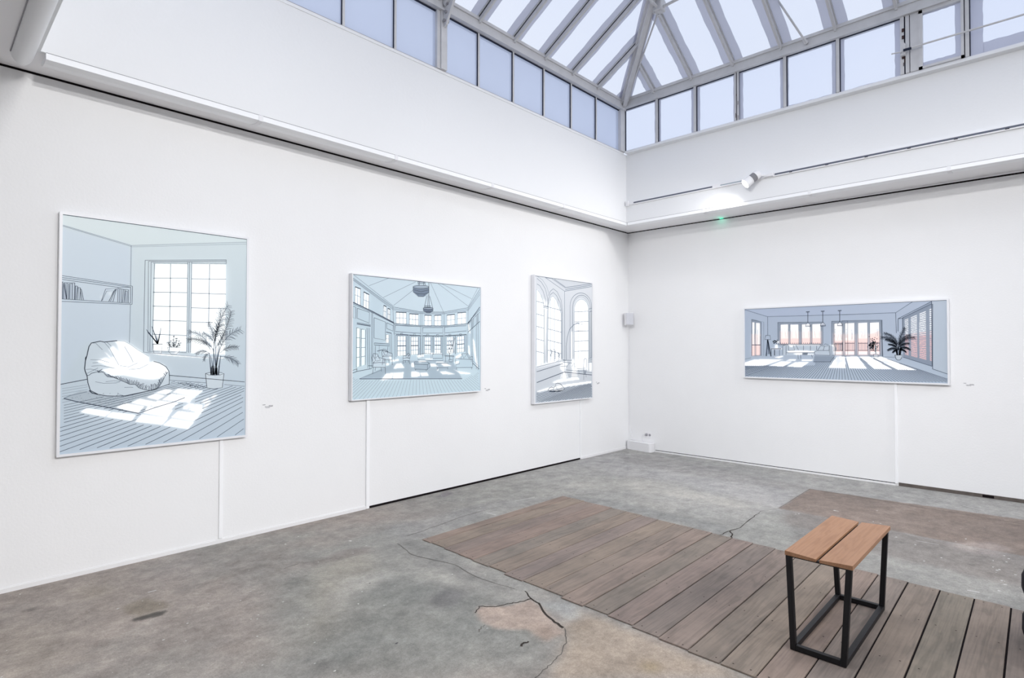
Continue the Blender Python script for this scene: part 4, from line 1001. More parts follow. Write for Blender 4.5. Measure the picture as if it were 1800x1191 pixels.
# sunlight patches on the drawn floor
for qd in SUN1:
    p1.light(Wd(*qd), .95 if qd[0][0] < 560 or qd[0][1] > 960 else .85, soft=.9)
for qd in [((690,905),(715,885),(735,885),(712,912)), ((735,885),(750,868),(768,870),(745,892)), ((650,962),(690,925),(710,930),(668,985)), ((700,925),(730,895),(740,900),(712,935))]: p1.light(Wd(*qd), .75, soft=1.2)
for k in range(46):   # shadow of the palm in the sun patch
    cx, cy = random.gauss(640, 48), random.gauss(925, 32)
    if cx < 545 or cx > 770: continue
    a = random.uniform(-1.2, .2); p1.shade(Wd((cx, cy), (cx+16*math.cos(a), cy+16*math.sin(a)), (cx+17*math.cos(a)+2, cy+17*math.sin(a)+3), (cx+2, cy+4)), .6, .6)
# beanbag and throw
p1.fill(bag, (188, 200, 209), 1, .6)
throw = Cc((555,152),(640,150),(700,185),(862,292),(866,345),(910,335),(1000,370),(1042,425),(1000,480),(900,500),(800,492),(640,462),(520,462),(430,412),(560,392),(470,352),(385,335),(440,312),(470,300),(540,330),(520,290),(560,300),(500,225),(540,195),(600,260),(580,190))
p1.light(throw, .95, (250, 253, 255), 1.4); p1.light(Cc((462,252),(480,262),(590,372),(575,378)), .9); p1.light(Cc((385,330),(470,345),(640,395),(600,410),(480,375)), .85, soft=1.5)
for q in [((575,200),(600,230),(640,320),(650,370),(625,360),(590,270)), ((640,200),(680,260),(720,330),(700,350),(665,280)), ((745,290),(765,300),(770,350),(750,352)), ((780,310),(800,320),(800,350),(785,350)), ((560,410),(700,420),(820,395),(900,365),(830,412),(700,440)), ((880,400),(960,380),(1000,400),(940,440))]: p1.shade(Cc(*q), .35, 2)
p1.ln(Cc((300,465),(283,425),(278,400),(285,330),(300,280),(318,200),(340,168),(420,152),(455,160),(575,147)), .0052, 'k'); p1.ln(Cc((575,147),(640,152),(700,185),(760,230),(820,265),(862,290)), .0026, 'p')
p1.ln(Cc((300,465),(308,530),(330,600),(400,635),(480,650),(560,652),(650,648),(760,625),(880,600),(1048,542),(1050,470),(1045,425),(1020,385),(960,350),(905,335)), .0044, 'k')
p1.ln(Cc((300,465),(318,462),(340,443),(400,428),(440,405)), .0036, 'l'); p1.ln(Cc((285,320),(288,300),(296,290)), .005, 'k'); p1.ln(Cc((320,600),(345,622),(400,636)), .006, 'k')
for t in [((340,168),(380,170),(440,230)),((455,160),(500,210),(590,370)),((480,160),(520,195)),((330,320),(420,322),(500,345)),((340,380),(420,372),(560,400)),((290,410),(330,405),(400,420)),((300,445),(350,420),(400,395)),((375,520),(450,535),(560,532),(600,520)),((470,520),(540,512),(610,515)),((560,650),(580,640),(582,620)),((582,630),(610,640),(640,650)),((640,572),(700,570),(720,572)),((350,350),(400,345)),((640,200),(700,300),(720,345)),((600,375),(680,385),(760,350)),((680,410),(780,400),(860,360))]: p1.ln(Cc(*t), .0026, 'm')
hem = [(485,475),(540,480),(600,505),(660,530),(690,545),(740,545),(770,575),(820,592),(880,602),(930,590),(960,560),(985,520),(1010,470),(1035,432)]
top = [(430,410),(500,455),(570,460),(640,475),(700,485),(760,495),(800,515),(840,520),(880,530),(920,520),(945,500),(960,470),(990,440),(1020,415)]
for i in range(len(hem)-1):
    for j in range(5):
        t = j/5; q0, q1 = lerp(top[i], top[i+1], t), lerp(hem[i], hem[i+1], t+random.uniform(-.05, .05)); q0 = lerp(q0, q1, random.uniform(.15, .5)); md = lerp(q0, q1, .5)
        p1.ln(Cc(q0, (md[0]+random.uniform(-6, 6), md[1]), q1), .0026, 'l')
p1.ln(Cc(*hem), .0034, 'l')
for k in range(9): p1.ln(Cc((395+k*6, 430-random.uniform(0, 14)), (402+k*6, 440-random.uniform(0, 8))), .003, 'l')
# sill plants
p1.fill(B((138,785),(215,785),(208,860),(146,860)), (196, 206, 214)); p1.ln(B((138,785),(215,785),(208,860),(146,860),(138,785)), .0022, 'l'); p1.ln(B((134,783),(218,783)), .003, 'l'); p1.light(B((200,790),(214,790),(207,856),(196,856)), .8)
for e in [(82,662),(90,680),(128,635),(205,645),(165,700),(190,700)]: p1.ln(B((176,782), (176+(e[0]-176)*.5+3, 782+(e[1]-782)*.5), e), (.009, .003), 'l' if e[0] < 150 else 'm')
p1.fill(B((258,812),(370,812),(350,865),(285,868)), (200, 210, 217)); p1.light(B((330,815),(368,815),(345,864),(318,864)), .8); p1.ln(B((258,812),(268,845),(290,868),(335,868),(358,845),(370,812),(258,812)), .0022, 'l')
for _ in range(26):
    x = random.uniform(250, 372); y = 812-random.uniform(20, 98)*(1-abs(x-312)/110); p1.ln(B((312+(x-312)*.4, 808), (x-2, y+14), (x, y)), .0022, 'l'); p1.ln(B((x-7, y+2), (x, y-3), (x+7, y+1)), .004, 'l' if random.random() < .6 else 'm')
# palm in a pot
p1.fill(pot, (190, 201, 209), 1, .6); p1.ln(B((577,1030),(590,1150),(650,1160),(718,1148),(733,1030)), .0036, 'k'); p1.ln(B((577,1030),(610,1021),(655,1018),(710,1021),(733,1030),(700,1041),(655,1045),(605,1041),(577,1030)), .003, 'k')
for x0, x1, y1 in [(625,608,860),(640,650,760),(655,700,800),(668,660,700),(685,705,880),(648,620,880),(675,640,820),(662,690,780)]: p1.ln(B((x0,1040), ((x0+x1)/2, (1040+y1)/2-10), (x1,y1)), (.0085, .004), 'l' if x0 % 2 else 'm')
for _ in range(16): x = random.uniform(618, 692); p1.ln(B((x,1042),(x+random.uniform(-5,5),random.uniform(960,1000))), .004, 'k')
for p0, pe, bd, nn, ll, mm in [((650,800),(765,462),-.12,20,.20,'l'),((655,760),(705,490),.08,18,.24,'m'),((670,800),(792,512),.10,20,.20,'k'),((690,860),(866,664),-.30,18,.26,'l'),((700,860),(846,810),-.30,13,.26,'k'),((700,890),(852,948),-.25,14,.28,'l'),
        ((620,830),(432,745),.35,20,.22,'k'),((610,800),(440,680),.30,20,.22,'m'),((610,860),(500,862),.35,12,.28,'l'),((615,860),(565,920),.40,8,.3,'l'),((650,760),(605,610),.1,16,.30,'m'),((660,820),(740,680),.1,16,.30,'m'),((640,830),(560,760),.2,14,.3,'m'),((650,800),(690,620),-.1,18,.28,'l'),((650,780),(560,690),.2,16,.28,'m')]:
    frond(p1, B(p0)[0], B(pe)[0], bd, nn, ll, .0024, mm)
p1.build(.5, 9)

# ---- picture two: tall round room
E_ = pen(610, 475, 5.292); F_ = pen(725, 485, 5.536); G_ = pen(600, 470, 4.765)
x0 = LW(618.6, 560, .055)[0]
p2 = Picture('L', x0, -3.105, 1.021, 2.183, .010, .056, 330, 235, 'framed drawing of a tall round room with lanterns, middle of the left wall', (184, 200, 210), (176, 196, 207)); p2.inner()
p2.fill(G_((100,60),(1160,170),(1060,330),(860,380),(660,370),(435,320)), (190, 205, 214), .8, 1)
p2.fill(G_((90,830),(300,780),(1150,850),(1160,1035),(90,1110)), (190, 208, 216), .6, 3)
p2.fill(G_((150,932),(480,780),(930,780),(1012,932)), (152, 169, 182), .85, 1)
up = [(E_((75,152),(126,172),(124,325),(72,300)),2,2),(E_((155,200),(205,225),(202,362),(152,345)),2,2),(E_((340,325),(366,336),(364,440),(337,428)),2,2),(E_((378,352),(402,362),(400,462),(376,455)),2,2),
      (G_((458,372),(545,377),(545,473),(458,470)),3,2),(G_((570,386),(646,392),(646,484),(570,478)),3,2),(G_((697,398),(755,400),(755,490),(695,488)),2,2),(G_((780,400),(837,398),(837,490),(780,490)),2,2),(G_((884,398),(950,391),(950,481),(884,484)),2,2),(G_((973,380),(1045,373),(1044,470),(973,476)),2,2)]
for Q, c, r in up: window(p2, Q, c, r, 1.0, .0042, 'm', 'l', (244, 250, 255)); p2.ln([Q[0], Q[1]], .009, 'l')
lo = [G_((470,572),(541,574),(541,735),(470,740)),G_((583,578),(643,580),(643,726),(583,730)),G_((697,580),(748,582),(748,720),(697,720)),G_((781,582),(832,582),(832,718),(781,718)),G_((882,580),(936,578),(936,715),(882,720)),G_((968,577),(1029,571),(1028,705),(968,712))]
for Q in lo: window(p2, Q, 3, 4, .84, .0045, 'm', 'l', (240, 248, 255)); p2.ln([qp(Q, 0, .5), qp(Q, 1, .5)], .008, 'l'); p2.light([qp(Q, .05, .78), qp(Q, .95, .78), qp(Q, .95, 1), qp(Q, .05, 1)], .9, (250, 255, 250)); 
for Q in lo:
    a, b, c, d = Q; dx = 14/4.765
    p2.fill([(b[0], b[1]), (b[0]+dx*.8, b[1]-1), (c[0]+dx*.8, c[1]), (c[0], c[1])], (118, 134, 150), .7); p2.ln([(a[0]-2.5, a[1]-2), (b[0]+3.5, b[1]-2)], .0075, 'l'); p2.ln([(a[0]-2.5, a[1]-2), (d[0]-2.5, d[1]+2)], .004, 'l'); p2.ln([(b[0]+4, b[1]-2), (c[0]+4, c[1]+2)], .005, 'l')
    cx = (a[0]+b[0])/2; p2.ln([(cx-2, a[1]-4.6), (cx+2, a[1]-4.6), (cx+1.2, a[1]-1.5), (cx-1.2, a[1]-1.5), (cx-2, a[1]-4.6)], .004, 'l')
window(p2, G_((128,503),(157,508),(153,828),(126,838)), 1, 4, .85, .005, 'm', 'l', (236, 250, 246)); window(p2, G_((168,515),(202,520),(200,815),(165,826)), 1, 4, .75, .005, 'm', 'l', (232, 246, 246)); window(p2, G_((375,560),(398,562),(398,632),(373,628)), 1, 2, .8, .003, 'm', 'l')
LN = lambda pts, w=.004, m='m': p2.ln(G_(*pts), w, m)
# ceiling
for a, b in [((105,62),(435,322)),((232,152),(395,90)),((352,250),(625,118)),((437,318),(600,190)),((745,110),(858,378)),((805,130),(1066,326)),((845,138),(1092,262)),((1145,165),(1062,330))]: LN((a, b), .0032, 'm')
for off in (0, 12, 22): LN(((96,86+off*.8),(432,330+off),(660,370+off*.7),(860,372+off*.7),(1064,336+off),(1160,180+off*2)), .0036, 'm' if off else 'l')
# cornices and panels
LN(((92,290),(260,368),(440,462)), .010, 'l'); LN(((92,303),(260,378),(440,468)), .004, 'l'); LN(((440,466),(660,486),(860,488),(1055,468),(1160,350)), .005, 'l'); LN(((440,476),(660,494),(860,496),(1055,476),(1160,372)), .004, 'm')
for q in [((97,322),(122,332),(122,428),(97,418)),((134,340),(235,376),(233,465),(133,425)),((275,420),(370,456),(368,608),(274,590)),((380,462),(434,486),(432,532),(380,510)),((453,483),(665,495),(665,550),(452,536)),((683,502),(848,502),(848,548),(683,548)),((866,498),(1048,486),(1048,530),(866,548)),((1070,470),(1095,440),(1095,510),(1070,530)),((1108,425),(1140,385),(1140,470),(1108,500))]: LN(q+(q[0],), .0042, 'l')
LN(((262,372),(262,840)), .004, 'm'); LN(((255,372),(250,840)), .004, 'm'); LN(((432,330),(440,560)), .004, 'm'); LN(((446,470),(446,780)), .004, 'm'); LN(((660,375),(668,760)), .003, 'm'); LN(((675,375),(680,760)), .003, 'm'); LN(((852,378),(852,740)), .003, 'm'); LN(((864,378),(864,740)), .003, 'm'); LN(((1062,335),(1055,740)), .004, 'm'); LN(((450,552),(660,572),(860,572),(1050,560)), .004, 'm')
LN(((130,470),(245,490)), .009, 'l'); LN(((130,460),(245,480)), .004, 'l'); LN(((375,540),(420,550)), .007, 'l'); LN(((215,505),(222,840)), .004, 'l'); LN(((232,505),(236,850)), .004, 'l'); LN(((408,560),(408,740)), .003, 'l'); LN(((420,550),(422,745)), .003, 'l')
LN(((276,632),(402,640),(402,655),(276,648),(276,632)), .005, 'l'); LN(((285,655),(283,760)), .004, 'l'); LN(((390,660),(388,700)), .004, 'l'); LN(((318,650),(316,720)), .003, 'm'); LN(((300,700),(335,690),(395,705)), .006, 'l')
LN(((88,884),(130,870),(130,845)), .005, 'k'); LN(((88,862),(130,848)), .004, 'l'); LN(((128,870),(255,845)), .005, 'l'); LN(((225,822),(260,822),(260,840)), .005, 'l')
LN(((1088,420),(1088,790)), .005, 'm'); LN(((1100,430),(1100,820)), .004, 'l'); LN(((1130,400),(1130,850)), .005, 'm'); LN(((1145,385),(1145,860)), .004, 'l'); LN(((1062,540),(1160,450)), .006, 'l'); LN(((1060,470),(1160,330)), .008, 'l'); LN(((1100,800),(1155,850)), .006, 'l'); LN(((1100,780),(1155,830)), .004, 'm')
# lanterns
def lantern(cx, cy, rx, h, pen_, s=1.0):
    P = lambda *q: pen_(*q)
    p2.fill(P((cx-rx,cy),(cx+rx,cy+6*s),(cx+rx,cy+h*.62),(cx+rx*.45,cy+h),(cx-rx*.35,cy+h),(cx-rx,cy+h*.55)), (104, 118, 136), .95, .5)
    el = [(cx+rx*math.cos(t*PI/8), cy+3*s+rx*.22*math.sin(t*PI/8)) for t in range(17)]; p2.fill(P(*el), (150, 164, 178), .9, .4); p2.ln(P(*el), .004, 'k')
    p2.ln(P((cx-rx,cy),(cx-rx,cy+h*.55),(cx-rx*.5,cy+h*.72),(cx+rx*.5,cy+h*.74),(cx+rx,cy+h*.6),(cx+rx,cy+3)), .004, 'k'); p2.ln(P((cx-rx,cy+h*.30),(cx,cy+h*.52),(cx+rx,cy+h*.34)), .003, 'k')
    p2.ln(P((cx-rx*.4,cy+h*.78),(cx-rx*.35,cy+h),(cx+rx*.35,cy+h),(cx+rx*.42,cy+h*.78)), .004, 'k')
lantern(667, 158, 66, 85, G_, 1.5)
for a, b in [((640,112),(648,150)),((655,112),(655,150)),((690,115),(688,150)),((700,116),(702,150)),((640,118),(700,122)),((640,130),(702,132))]: LN((a, b), .005, 'l')
for a, b in [((716,235),(695,335)),((728,225),(722,330)),((734,225),(736,330)),((740,240),(765,335)),((733,118),(733,225))]: LN((a, b), .005, 'l')
LN(((702,322),(750,322),(752,336),(700,336),(702,322)), .005, 'k'); lantern(727, 338, 41, 42, G_, 1)
# rug, floor, furniture
LN(((150,932),(1012,930)), .006, 'l'); LN(((150,932),(330,860)), .004, 'm')
vp2 = G_((640,560))[0]; flo2 = G_((86,1112),(90,905),(150,938),(1012,936),(1150,870),(1160,1032))
for k in range(60):
    b0 = G_((-420+k*36, 1130))[0]; p2.ln([b0, vp2], .0022, 'm', inside=flo2)
for q in [((328,948),(375,888),(438,880),(422,930)),((430,930),(440,880),(522,875),(515,930)),((436,846),(460,806),(500,800),(530,838)),((585,870),(612,868),(655,880),(660,910),(585,918)),((658,880),(718,878),(733,905),(672,908)),((825,872),(880,870),(955,892),(850,894)),((830,806),(880,802),(925,824),(860,826)),((742,806),(780,804),(812,828),(752,830)),((942,852),(980,868),(1085,884),(1080,892),(1000,890)),((585,800),(605,795),(612,832),(588,834)),((400,740),(412,735),(420,775),(480,765),(482,780),(415,790)),((372,800),(398,800),(398,815),(375,820)),((1060,470),(1072,480),(1082,560),(1068,530)),((1100,590),(1115,620),(1145,840),(1130,820),(1108,700)),((1062,650),(1072,660),(1080,735),(1066,720)),((800,850),(812,850),(812,862),(800,862)),((640,782),(700,778),(720,790),(650,794)),((790,790),(850,788),(870,796),(800,798)),((700,762),(760,760),(770,768),(705,770)),((632,735),(690,725),(690,745),(640,755)),((955,745),(1000,720),(1010,735),(960,768)),((945,790),(985,780),(985,800),(955,808)),((700,715),(830,715),(850,725),(700,725))]: p2.light(G_(*q), .95, soft=.7)
p2.light(G_((905,640),(915,650),(930,700),(940,640),(950,590),(955,600),(935,720),(905,735),(885,700),(900,690)), .6, soft=1.2)
def chair(cx, cy, s, flip=1):
    P = lambda *q: [(cx+a*s*flip, cy+b*s) for a, b in q]
    for q in [((-40,-60),(-35,-70),(-5,-65),(5,-40),(50,-30),(55,0),(50,30),(-38,30),(-40,0),(-48,-40),(-40,-60)),((-38,0),(5,-5),(50,-2)),((-40,-60),(-20,-20),(-38,0)),((-20,-35),(-5,-55),(15,-20),(-15,-15)),((-36,30),(-42,80)),((50,30),(52,78)),((20,30),(22,60)),((-20,30),(-25,55))]: p2.ln(G_(*P(*q)), .0042, 'l')
    p2.fill(G_(*P((-40,-60),(-5,-65),(5,-40),(50,-30),(50,30),(-38,30))), (190, 204, 214), .8)
chair(310, 800, 1.15); chair(380, 745, .9); chair(548, 760, .6, -1)
for q in [((612,790),(720,790),(740,805),(740,830),(720,855),(615,850),(612,790)),((612,808),(722,812),(740,800)),((722,812),(720,855)),((622,850),(622,862)),((710,855),(710,865)),((800,800),(895,802),(895,838),(800,838),(800,800)),((805,838),(803,858)),((890,838),(892,852)),((850,720),(850,780),(760,780),(640,770),(640,728),(700,718),(752,722),(752,765)),((765,725),(845,725),(845,760),(765,760),(765,725)),((960,760),(1000,765),(1098,770),(1098,835),(962,838),(955,790),(960,760)),((1000,765),(1010,720),(1060,720),(1080,768)),((1010,720),(1025,760),(1050,725),(1070,765)),((985,790),(990,805),(962,812)),((966,838),(966,852)),((1092,835),(1092,852)),((1075,750),(1098,745),(1100,770)),((900,770),(930,770),(928,790),(905,790),(900,770)),((908,770),(905,725)),((865,735),(945,738),(945,745),(865,742)),((872,745),(872,790)),((936,745),(936,790))]: p2.ln(G_(*q), .0042, 'l')
p2.ln(G_((908,765),(906,730),(912,700),(935,650),(950,590)), .005, 'k'); p2.ln(G_((906,730),(890,690)), .004, 'k')
for _ in range(26): x, y = random.gauss(918, 18), random.uniform(610, 730); p2.ln(G_((x,y),(x+random.uniform(-6,6),y-8)), .006, random.choice('ml'))
p2.build(.3, 5)

# ---- picture three: arched windows
H_ = pen(930, 480, 5.067); I_ = pen(920, 470, 3.404)
x0 = LW(939.4, 560, .058)[0]
p3 = Picture('L', x0, -1.000, .815, 2.403, .012, .060, 220, 280, 'framed drawing of tall arched windows and a floor lamp, nearest the corner', (205, 210, 219), (188, 196, 207)); p3.inner()
p3.fill(H_((60,25),(560,85),(560,120),(318,160),(180,40)), (196, 202, 212), .8, 2); p3.fill(H_((60,1050),(560,960),(570,1110),(60,1150)), (170, 181, 194), .8, 2)
def arch(cx, top, hw, spring, bot, slope=0, n=14):
    L = [(cx-hw, bot-slope*hw), (cx-hw, spring-slope*hw)]
    for k in range(n+1):
        t = PI-k/n*PI; L.append((cx+hw*math.cos(t), spring-(spring-top)*math.sin(t)+slope*hw*math.cos(t)))
    L += [(cx+hw, bot+slope*hw)]; return L
a1 = [(66,820),(66,140),(85,160),(105,190),(120,235),(132,300),(132,800)]
a2 = [(165,800),(170,300),(182,250),(198,208),(215,205),(240,235),(262,285),(285,360),(285,770),(240,785)]
a3 = arch(466, 232, 62, 320, 860)
for q in (a1, a2, a3): p3.light(H_(*q), .85, (250, 252, 255), .6)
p3.light(H_((130,230),(160,260),(160,300),(135,800),(132,300)), .75, soft=2); p3.light(H_((375,520),(392,520),(392,760),(375,760)), .7, soft=1)
for q, w in [(a1, .006), (a2, .006), (a3, .006)]: p3.ln(H_(*q), w, 'p')
def offs(cx, top, hw, spring, bot, **k): return arch(cx, top, hw, spring, bot, **k)
p3.ln(H_(*arch(466, 195, 78, 300, 760)), .007, 'm'); p3.ln(H_(*arch(460, 175, 95, 290, 760)), .007, 'm'); p3.ln(H_(*arch(462, 210, 70, 310, 760)), .004, 'p')
p3.ln(H_((70,95),(95,110),(125,160),(145,230),(148,290)), .006, 'm'); p3.ln(H_((70,45),(110,80),(145,140),(165,220),(170,270)), .006, 'm'); p3.ln(H_((70,25),(120,60),(158,120),(176,180)), .005, 'p')
p3.ln(H_((165,300),(170,240),(190,190),(215,170),(245,200),(275,260),(290,350),(290,760)), .006, 'm'); p3.ln(H_((172,200),(190,160),(215,138),(250,165),(285,240),(297,340),(297,765)), .006, 'm')
p3.ln(H_((128,292),(172,298)), .010, 'm'); p3.ln(H_((125,305),(172,312)), .007, 'p'); p3.ln(H_((135,320),(135,800)), .005, 'p'); p3.ln(H_((163,320),(160,790)), .005, 'p')
for y in (255, 368, 478, 590, 700): p3.ln(H_((66,y-6),(132,y+12)), .006, 'm')
for x in (85, 108): p3.ln(H_((x,190),(x,815)), .004, 'p')
for y in (305, 400, 500, 600, 690): p3.ln(H_((168,y-5),(288,y+26)), .006, 'm')
for x in (190, 225, 258): p3.ln(H_((x,230),(x,785)), .005, 'p' if x != 258 else 'm')
for y in (338, 428, 512, 600, 690): p3.ln(H_((405,y+6),(530,y)), .006, 'm')
for x in (438, 470, 500): p3.ln(H_((x,245),(x,780)), .004, 'p')
for a, b in [((140,35),(316,160)),((200,45),(320,128)),((225,52),(322,122)),((316,160),(558,118)),((320,128),(558,88)),((322,145),(558,105)),((316,160),(318,880)),((300,770),(330,775)),((150,40),(205,45))]: p3.ln(H_(a, b), .007 if a[0] > 300 else .0055, 'm')
for a, b in [((530,320),(560,310)),((532,345),(562,338)),((535,350),(540,750)),((555,345),(558,745)),((530,760),(560,750)),((528,775),(562,770)),((302,775),(380,775)),((302,790),(380,800)),((525,790),(560,790))]: p3.ln(H_(a, b), .007, 'm')
p3.ln(H_((68,835),(290,780)), .006, 'm'); p3.ln(H_((68,877),(300,805)), .007, 'l'); p3.ln(H_((68,973),(312,880),(560,905)), .009, 'l'); p3.ln(H_((330,860),(560,885)), .006, 'm'); p3.ln(H_((330,840),(360,800)), .005, 'm')
p3.light(H_((66,815),(280,765),(300,790),(66,840)), .55, soft=2)
# floor lamp
p3.ln(H_((332,770),(330,650),(340,570),(360,500),(395,460),(430,443),(448,448)), .009, 'm'); p3.fill(H_((420,450),(478,452),(480,515),(414,512)), (185,192,204), 1); p3.light(H_((425,455),(440,455),(438,510),(420,510)), .4); p3.ln(H_((420,450),(478,452),(480,515),(414,512),(420,450)), .004, 'm')
# floor sun and furniture
p3.light(H_((70,1050),(160,1022),(330,990),(555,960),(555,975),(330,1010),(200,1030),(75,1058)), .95, soft=.8); p3.light(H_((205,972),(260,948),(440,930),(450,945),(330,960),(230,978)), .9, soft=.9)
p3.light(H_((280,800),(330,780),(345,800),(320,860),(345,935),(280,938),(300,870),(278,850)), .85, soft=1.5); p3.light(H_((380,770),(440,760),(470,800),(470,850),(420,870),(440,930),(375,930),(385,860),(375,820)), .8, soft=1.6); p3.light(H_((535,800),(558,795),(558,870),(538,870)), .8, soft=1.5)
p3.fill(H_((488,770),(515,762),(512,850),(502,900),(488,898),(482,850)), (140,150,166), .8); p3.ln(H_((488,895),(486,950)), .006, 'l'); p3.ln(H_((505,895),(508,925)), .006, 'l'); p3.ln(H_((488,770),(500,758),(515,765),(512,850),(502,898),(488,896),(484,840),(488,770)), .006, 'l')
for q in [((425,850),(500,845)),((430,862),(490,862)),((440,862),(445,890)),((300,870),(290,935)),((318,870),(340,935)),((345,905),(440,905)),((350,920),(440,918)),((380,830),(400,800),(410,840)),((280,830),(340,825))]: p3.ln(H_(*q), .006, 'm')
p3.fill(H_((168,1040),(200,1015),(215,1022),(240,985),(270,975),(300,1010),(315,1030),(290,1048),(200,1055)), (200,206,214), 1, .6)
p3.ln(H_((168,1042),(180,1022),(200,1013),(218,1020),(238,1000),(235,985),(255,978),(280,985),(300,1008),(317,1030),(300,1045),(250,1050),(200,1056),(172,1048)), .007, 'l'); p3.ln(H_((218,1020),(222,1035),(212,1050)), .005, 'm'); p3.ln(H_((240,1003),(248,1030),(262,1040)), .005, 'm'); p3.ln(H_((180,1048),(250,1052),(300,1045)), .009, 'l')
for x, y, h in [(197,740,55),(228,760,75),(266,750,35)]: p3.ln(H_((x,y+25),(x,y-h)), .006, 'm'); [p3.ln(H_((x,y-h*k/5),(x+random.choice((-9,9)),y-h*k/5-9)), .008, 'm') for k in range(6)]
flo3 = H_((66,1150),(66,1068),(200,1036),(330,1015),(560,980),(566,1106)); vp3 = H_((1500,620))[0]
for k in range(30): b0 = H_((30+k*25, 1165))[0]; p3.ln([b0, lerp(b0, vp3, .6)], .0055, 'l', inside=flo3, outside=[H_((168,1040),(240,975),(315,1030),(290,1055),(200,1058))])
for k in range(6): b0 = H_((66, 1140-k*14))[0]; p3.ln([b0, lerp(b0, vp3, .6)], .0055, 'l', inside=flo3)
p3.build(.30, 5, (1.14, 1.12, 1.07))

# ---- picture four: wide living room
J_ = pen(1300, 520, 7.442); K_ = pen(1480, 520, 7.22)
y0 = RW(1307, 600, .05)[1]; y1 = RW(1668.4, 600, .05)[1]
p4 = Picture('R', y0, y1, 1.122, 2.022, .016, .052, 460, 195, 'wide framed drawing of a living room with pendant lamps, on the right wall', (170, 184, 202), (172, 188, 203)); p4.inner()
p4.fill(K_((1140,40),(1335,38),(1345,990),(1150,925)), (178, 192, 204), .8, 1); p4.fill(J_((50,150),(1414,100),(1414,240),(365,270),(60,180)), (172, 186, 206), .8, 1); p4.fill(K_((0,90),(900,65),(680,210),(0,235)), (174, 188, 206), .8, 1)
warm = (255, 226, 218); pinkc = (242, 196, 188); wht = (252, 252, 255)
def pane(pen_, Q, horizon=.62, fence=None):
    q = pen_(*Q); p4.light(q, .95, wht, .5)
    p4.light([qp(q, 0, .35), qp(q, 1, .35), q[2], q[3]], .75, warm, 2.0)
    p4.light([qp(q, 0, horizon), qp(q, 1, horizon), q[2], q[3]], .8, pinkc, .9)
    p4.ln(q+[q[0]], .004, 'l')
    for _ in range(3):
        x = random.random(); p4.ln([qp(q, x, .95*horizon), qp(q, min(1, max(0, x+random.uniform(-.2, .2))), .2)], .0018, 'p')
def frame(pen_, Q, col=(128, 142, 158)): p4.fill(pen_(*Q), col, .9, .5); p4.ln(pen_(*(list(Q)+[Q[0]])), .004, 'l')
frame(J_, ((158,305),(285,340),(285,780),(158,785))); pane(J_, ((163,340),(198,345),(200,775),(163,778)), .70); pane(J_, ((214,348),(268,355),(268,770),(216,772)), .70); p4.ln(J_((163,640),(275,640)), .010, 'l')
p4.ln(J_((158,305),(316,340),(316,780)), .004, 'm')
frame(J_, ((500,345),(1095,340),(1090,640),(500,640))); 
for Q in [((535,372),(638,370),(640,625),(537,625)), ((662,370),(772,370),(775,628),(664,628)), ((812,368),(922,368),(925,625),(815,628)), ((948,366),(1062,364),(1065,625),(950,625))]: pane(J_, Q, .72)
frame(J_, ((1205,330),(1414,325),(1414,775),(1205,770))); pane(J_, ((1233,358),(1348,358),(1350,720),(1235,722)), .55); pane(J_, ((1378,355),(1414,355),(1414,722),(1380,722)), .55)
frame(K_, ((0,315),(510,305),(515,765),(0,765)))
pane(K_, ((-95,345),(8,345),(12,745),(-92,745)), .55); pane(K_, ((35,343),(160,342),(160,745),(40,745)), .55); pane(K_, ((203,340),(325,338),(328,742),(206,742)), .5); pane(K_, ((352,336),(475,334),(480,742),(355,742)), .45)
p4.fill(K_((0,325),(0,770),(-25,770),(-20,325)), (128,142,158), .0)
p4.light(K_((355,480),(475,440),(478,560),(355,560)), .7, (240,200,190), .9)
for x0_, x1_ in [(-92,12),(38,160),(205,328),(354,480)]:
    p4.ln(K_((x0_,600),(x1_,600)), .006, 'l'); p4.ln(K_((x0_,690),(x1_,690)), .005, 'l'); p4.light(K_((x0_,705),(x1_,705),(x1_,742),(x0_,742)), .8, (245, 235, 235), .5)
    for k in range(7): x = x0_+(x1_-x0_)*(k+.5)/7; p4.ln(K_((x,585),(x,695)), .004, 'm')
for k in range(22): x = 540+k*25; p4.ln(J_((x,608),(x,628)), .005, 'l')
p4.ln(J_((535,628),(1065,628)), .005, 'l'); p4.ln(J_((1235,632),(1350,632)), .005, 'l')
for k in range(6): x = 1245+k*19; p4.ln(J_((x,615),(x,705)), .004, 'm')
p4.ln(J_((60,180),(365,270),(1414,242)), .0045, 'l'); p4.ln(K_((0,238),(682,212),(900,62)), .0045, 'l'); p4.ln(J_((368,272),(370,515)), .0045, 'l'); p4.ln(K_((682,212),(690,470)), .0045, 'l'); p4.ln(J_((60,825),(150,808)), .005, 'm'); p4.ln(K_((515,772),(680,776)), .005, 'm'); p4.ln(K_((500,305),(520,765)), .0045, 'l')
# pendants
for pn_, cx, y_0, y_1 in [(J_,893,208,350),(J_,1088,200,345),(J_,1310,192,340)]:
    p4.fill(pn_((cx-24,y_0-4),(cx+24,y_0-6),(cx+18,y_0+6),(cx-18,y_0+8)), (140,152,168), .9); p4.ln(pn_((cx-24,y_0),(cx+24,y_0-3)), .009, 'l'); p4.ln(pn_((cx,y_0),(cx,y_1)), .0065, 'k')
    p4.fill(pn_((cx-16,y_1+8),(cx+16,y_1+6),(cx+38,y_1+42),(cx-32,y_1+44)), (196,204,214), 1, .4); p4.ln(pn_((cx-16,y_1+8),(cx,y_1-4),(cx+16,y_1+6),(cx+38,y_1+40),(cx+36,y_1+50),(cx-30,y_1+52),(cx-32,y_1+42),(cx-16,y_1+8)), .0045, 'l'); p4.ln(pn_((cx-32,y_1+42),(cx+38,y_1+40)), .006, 'l')
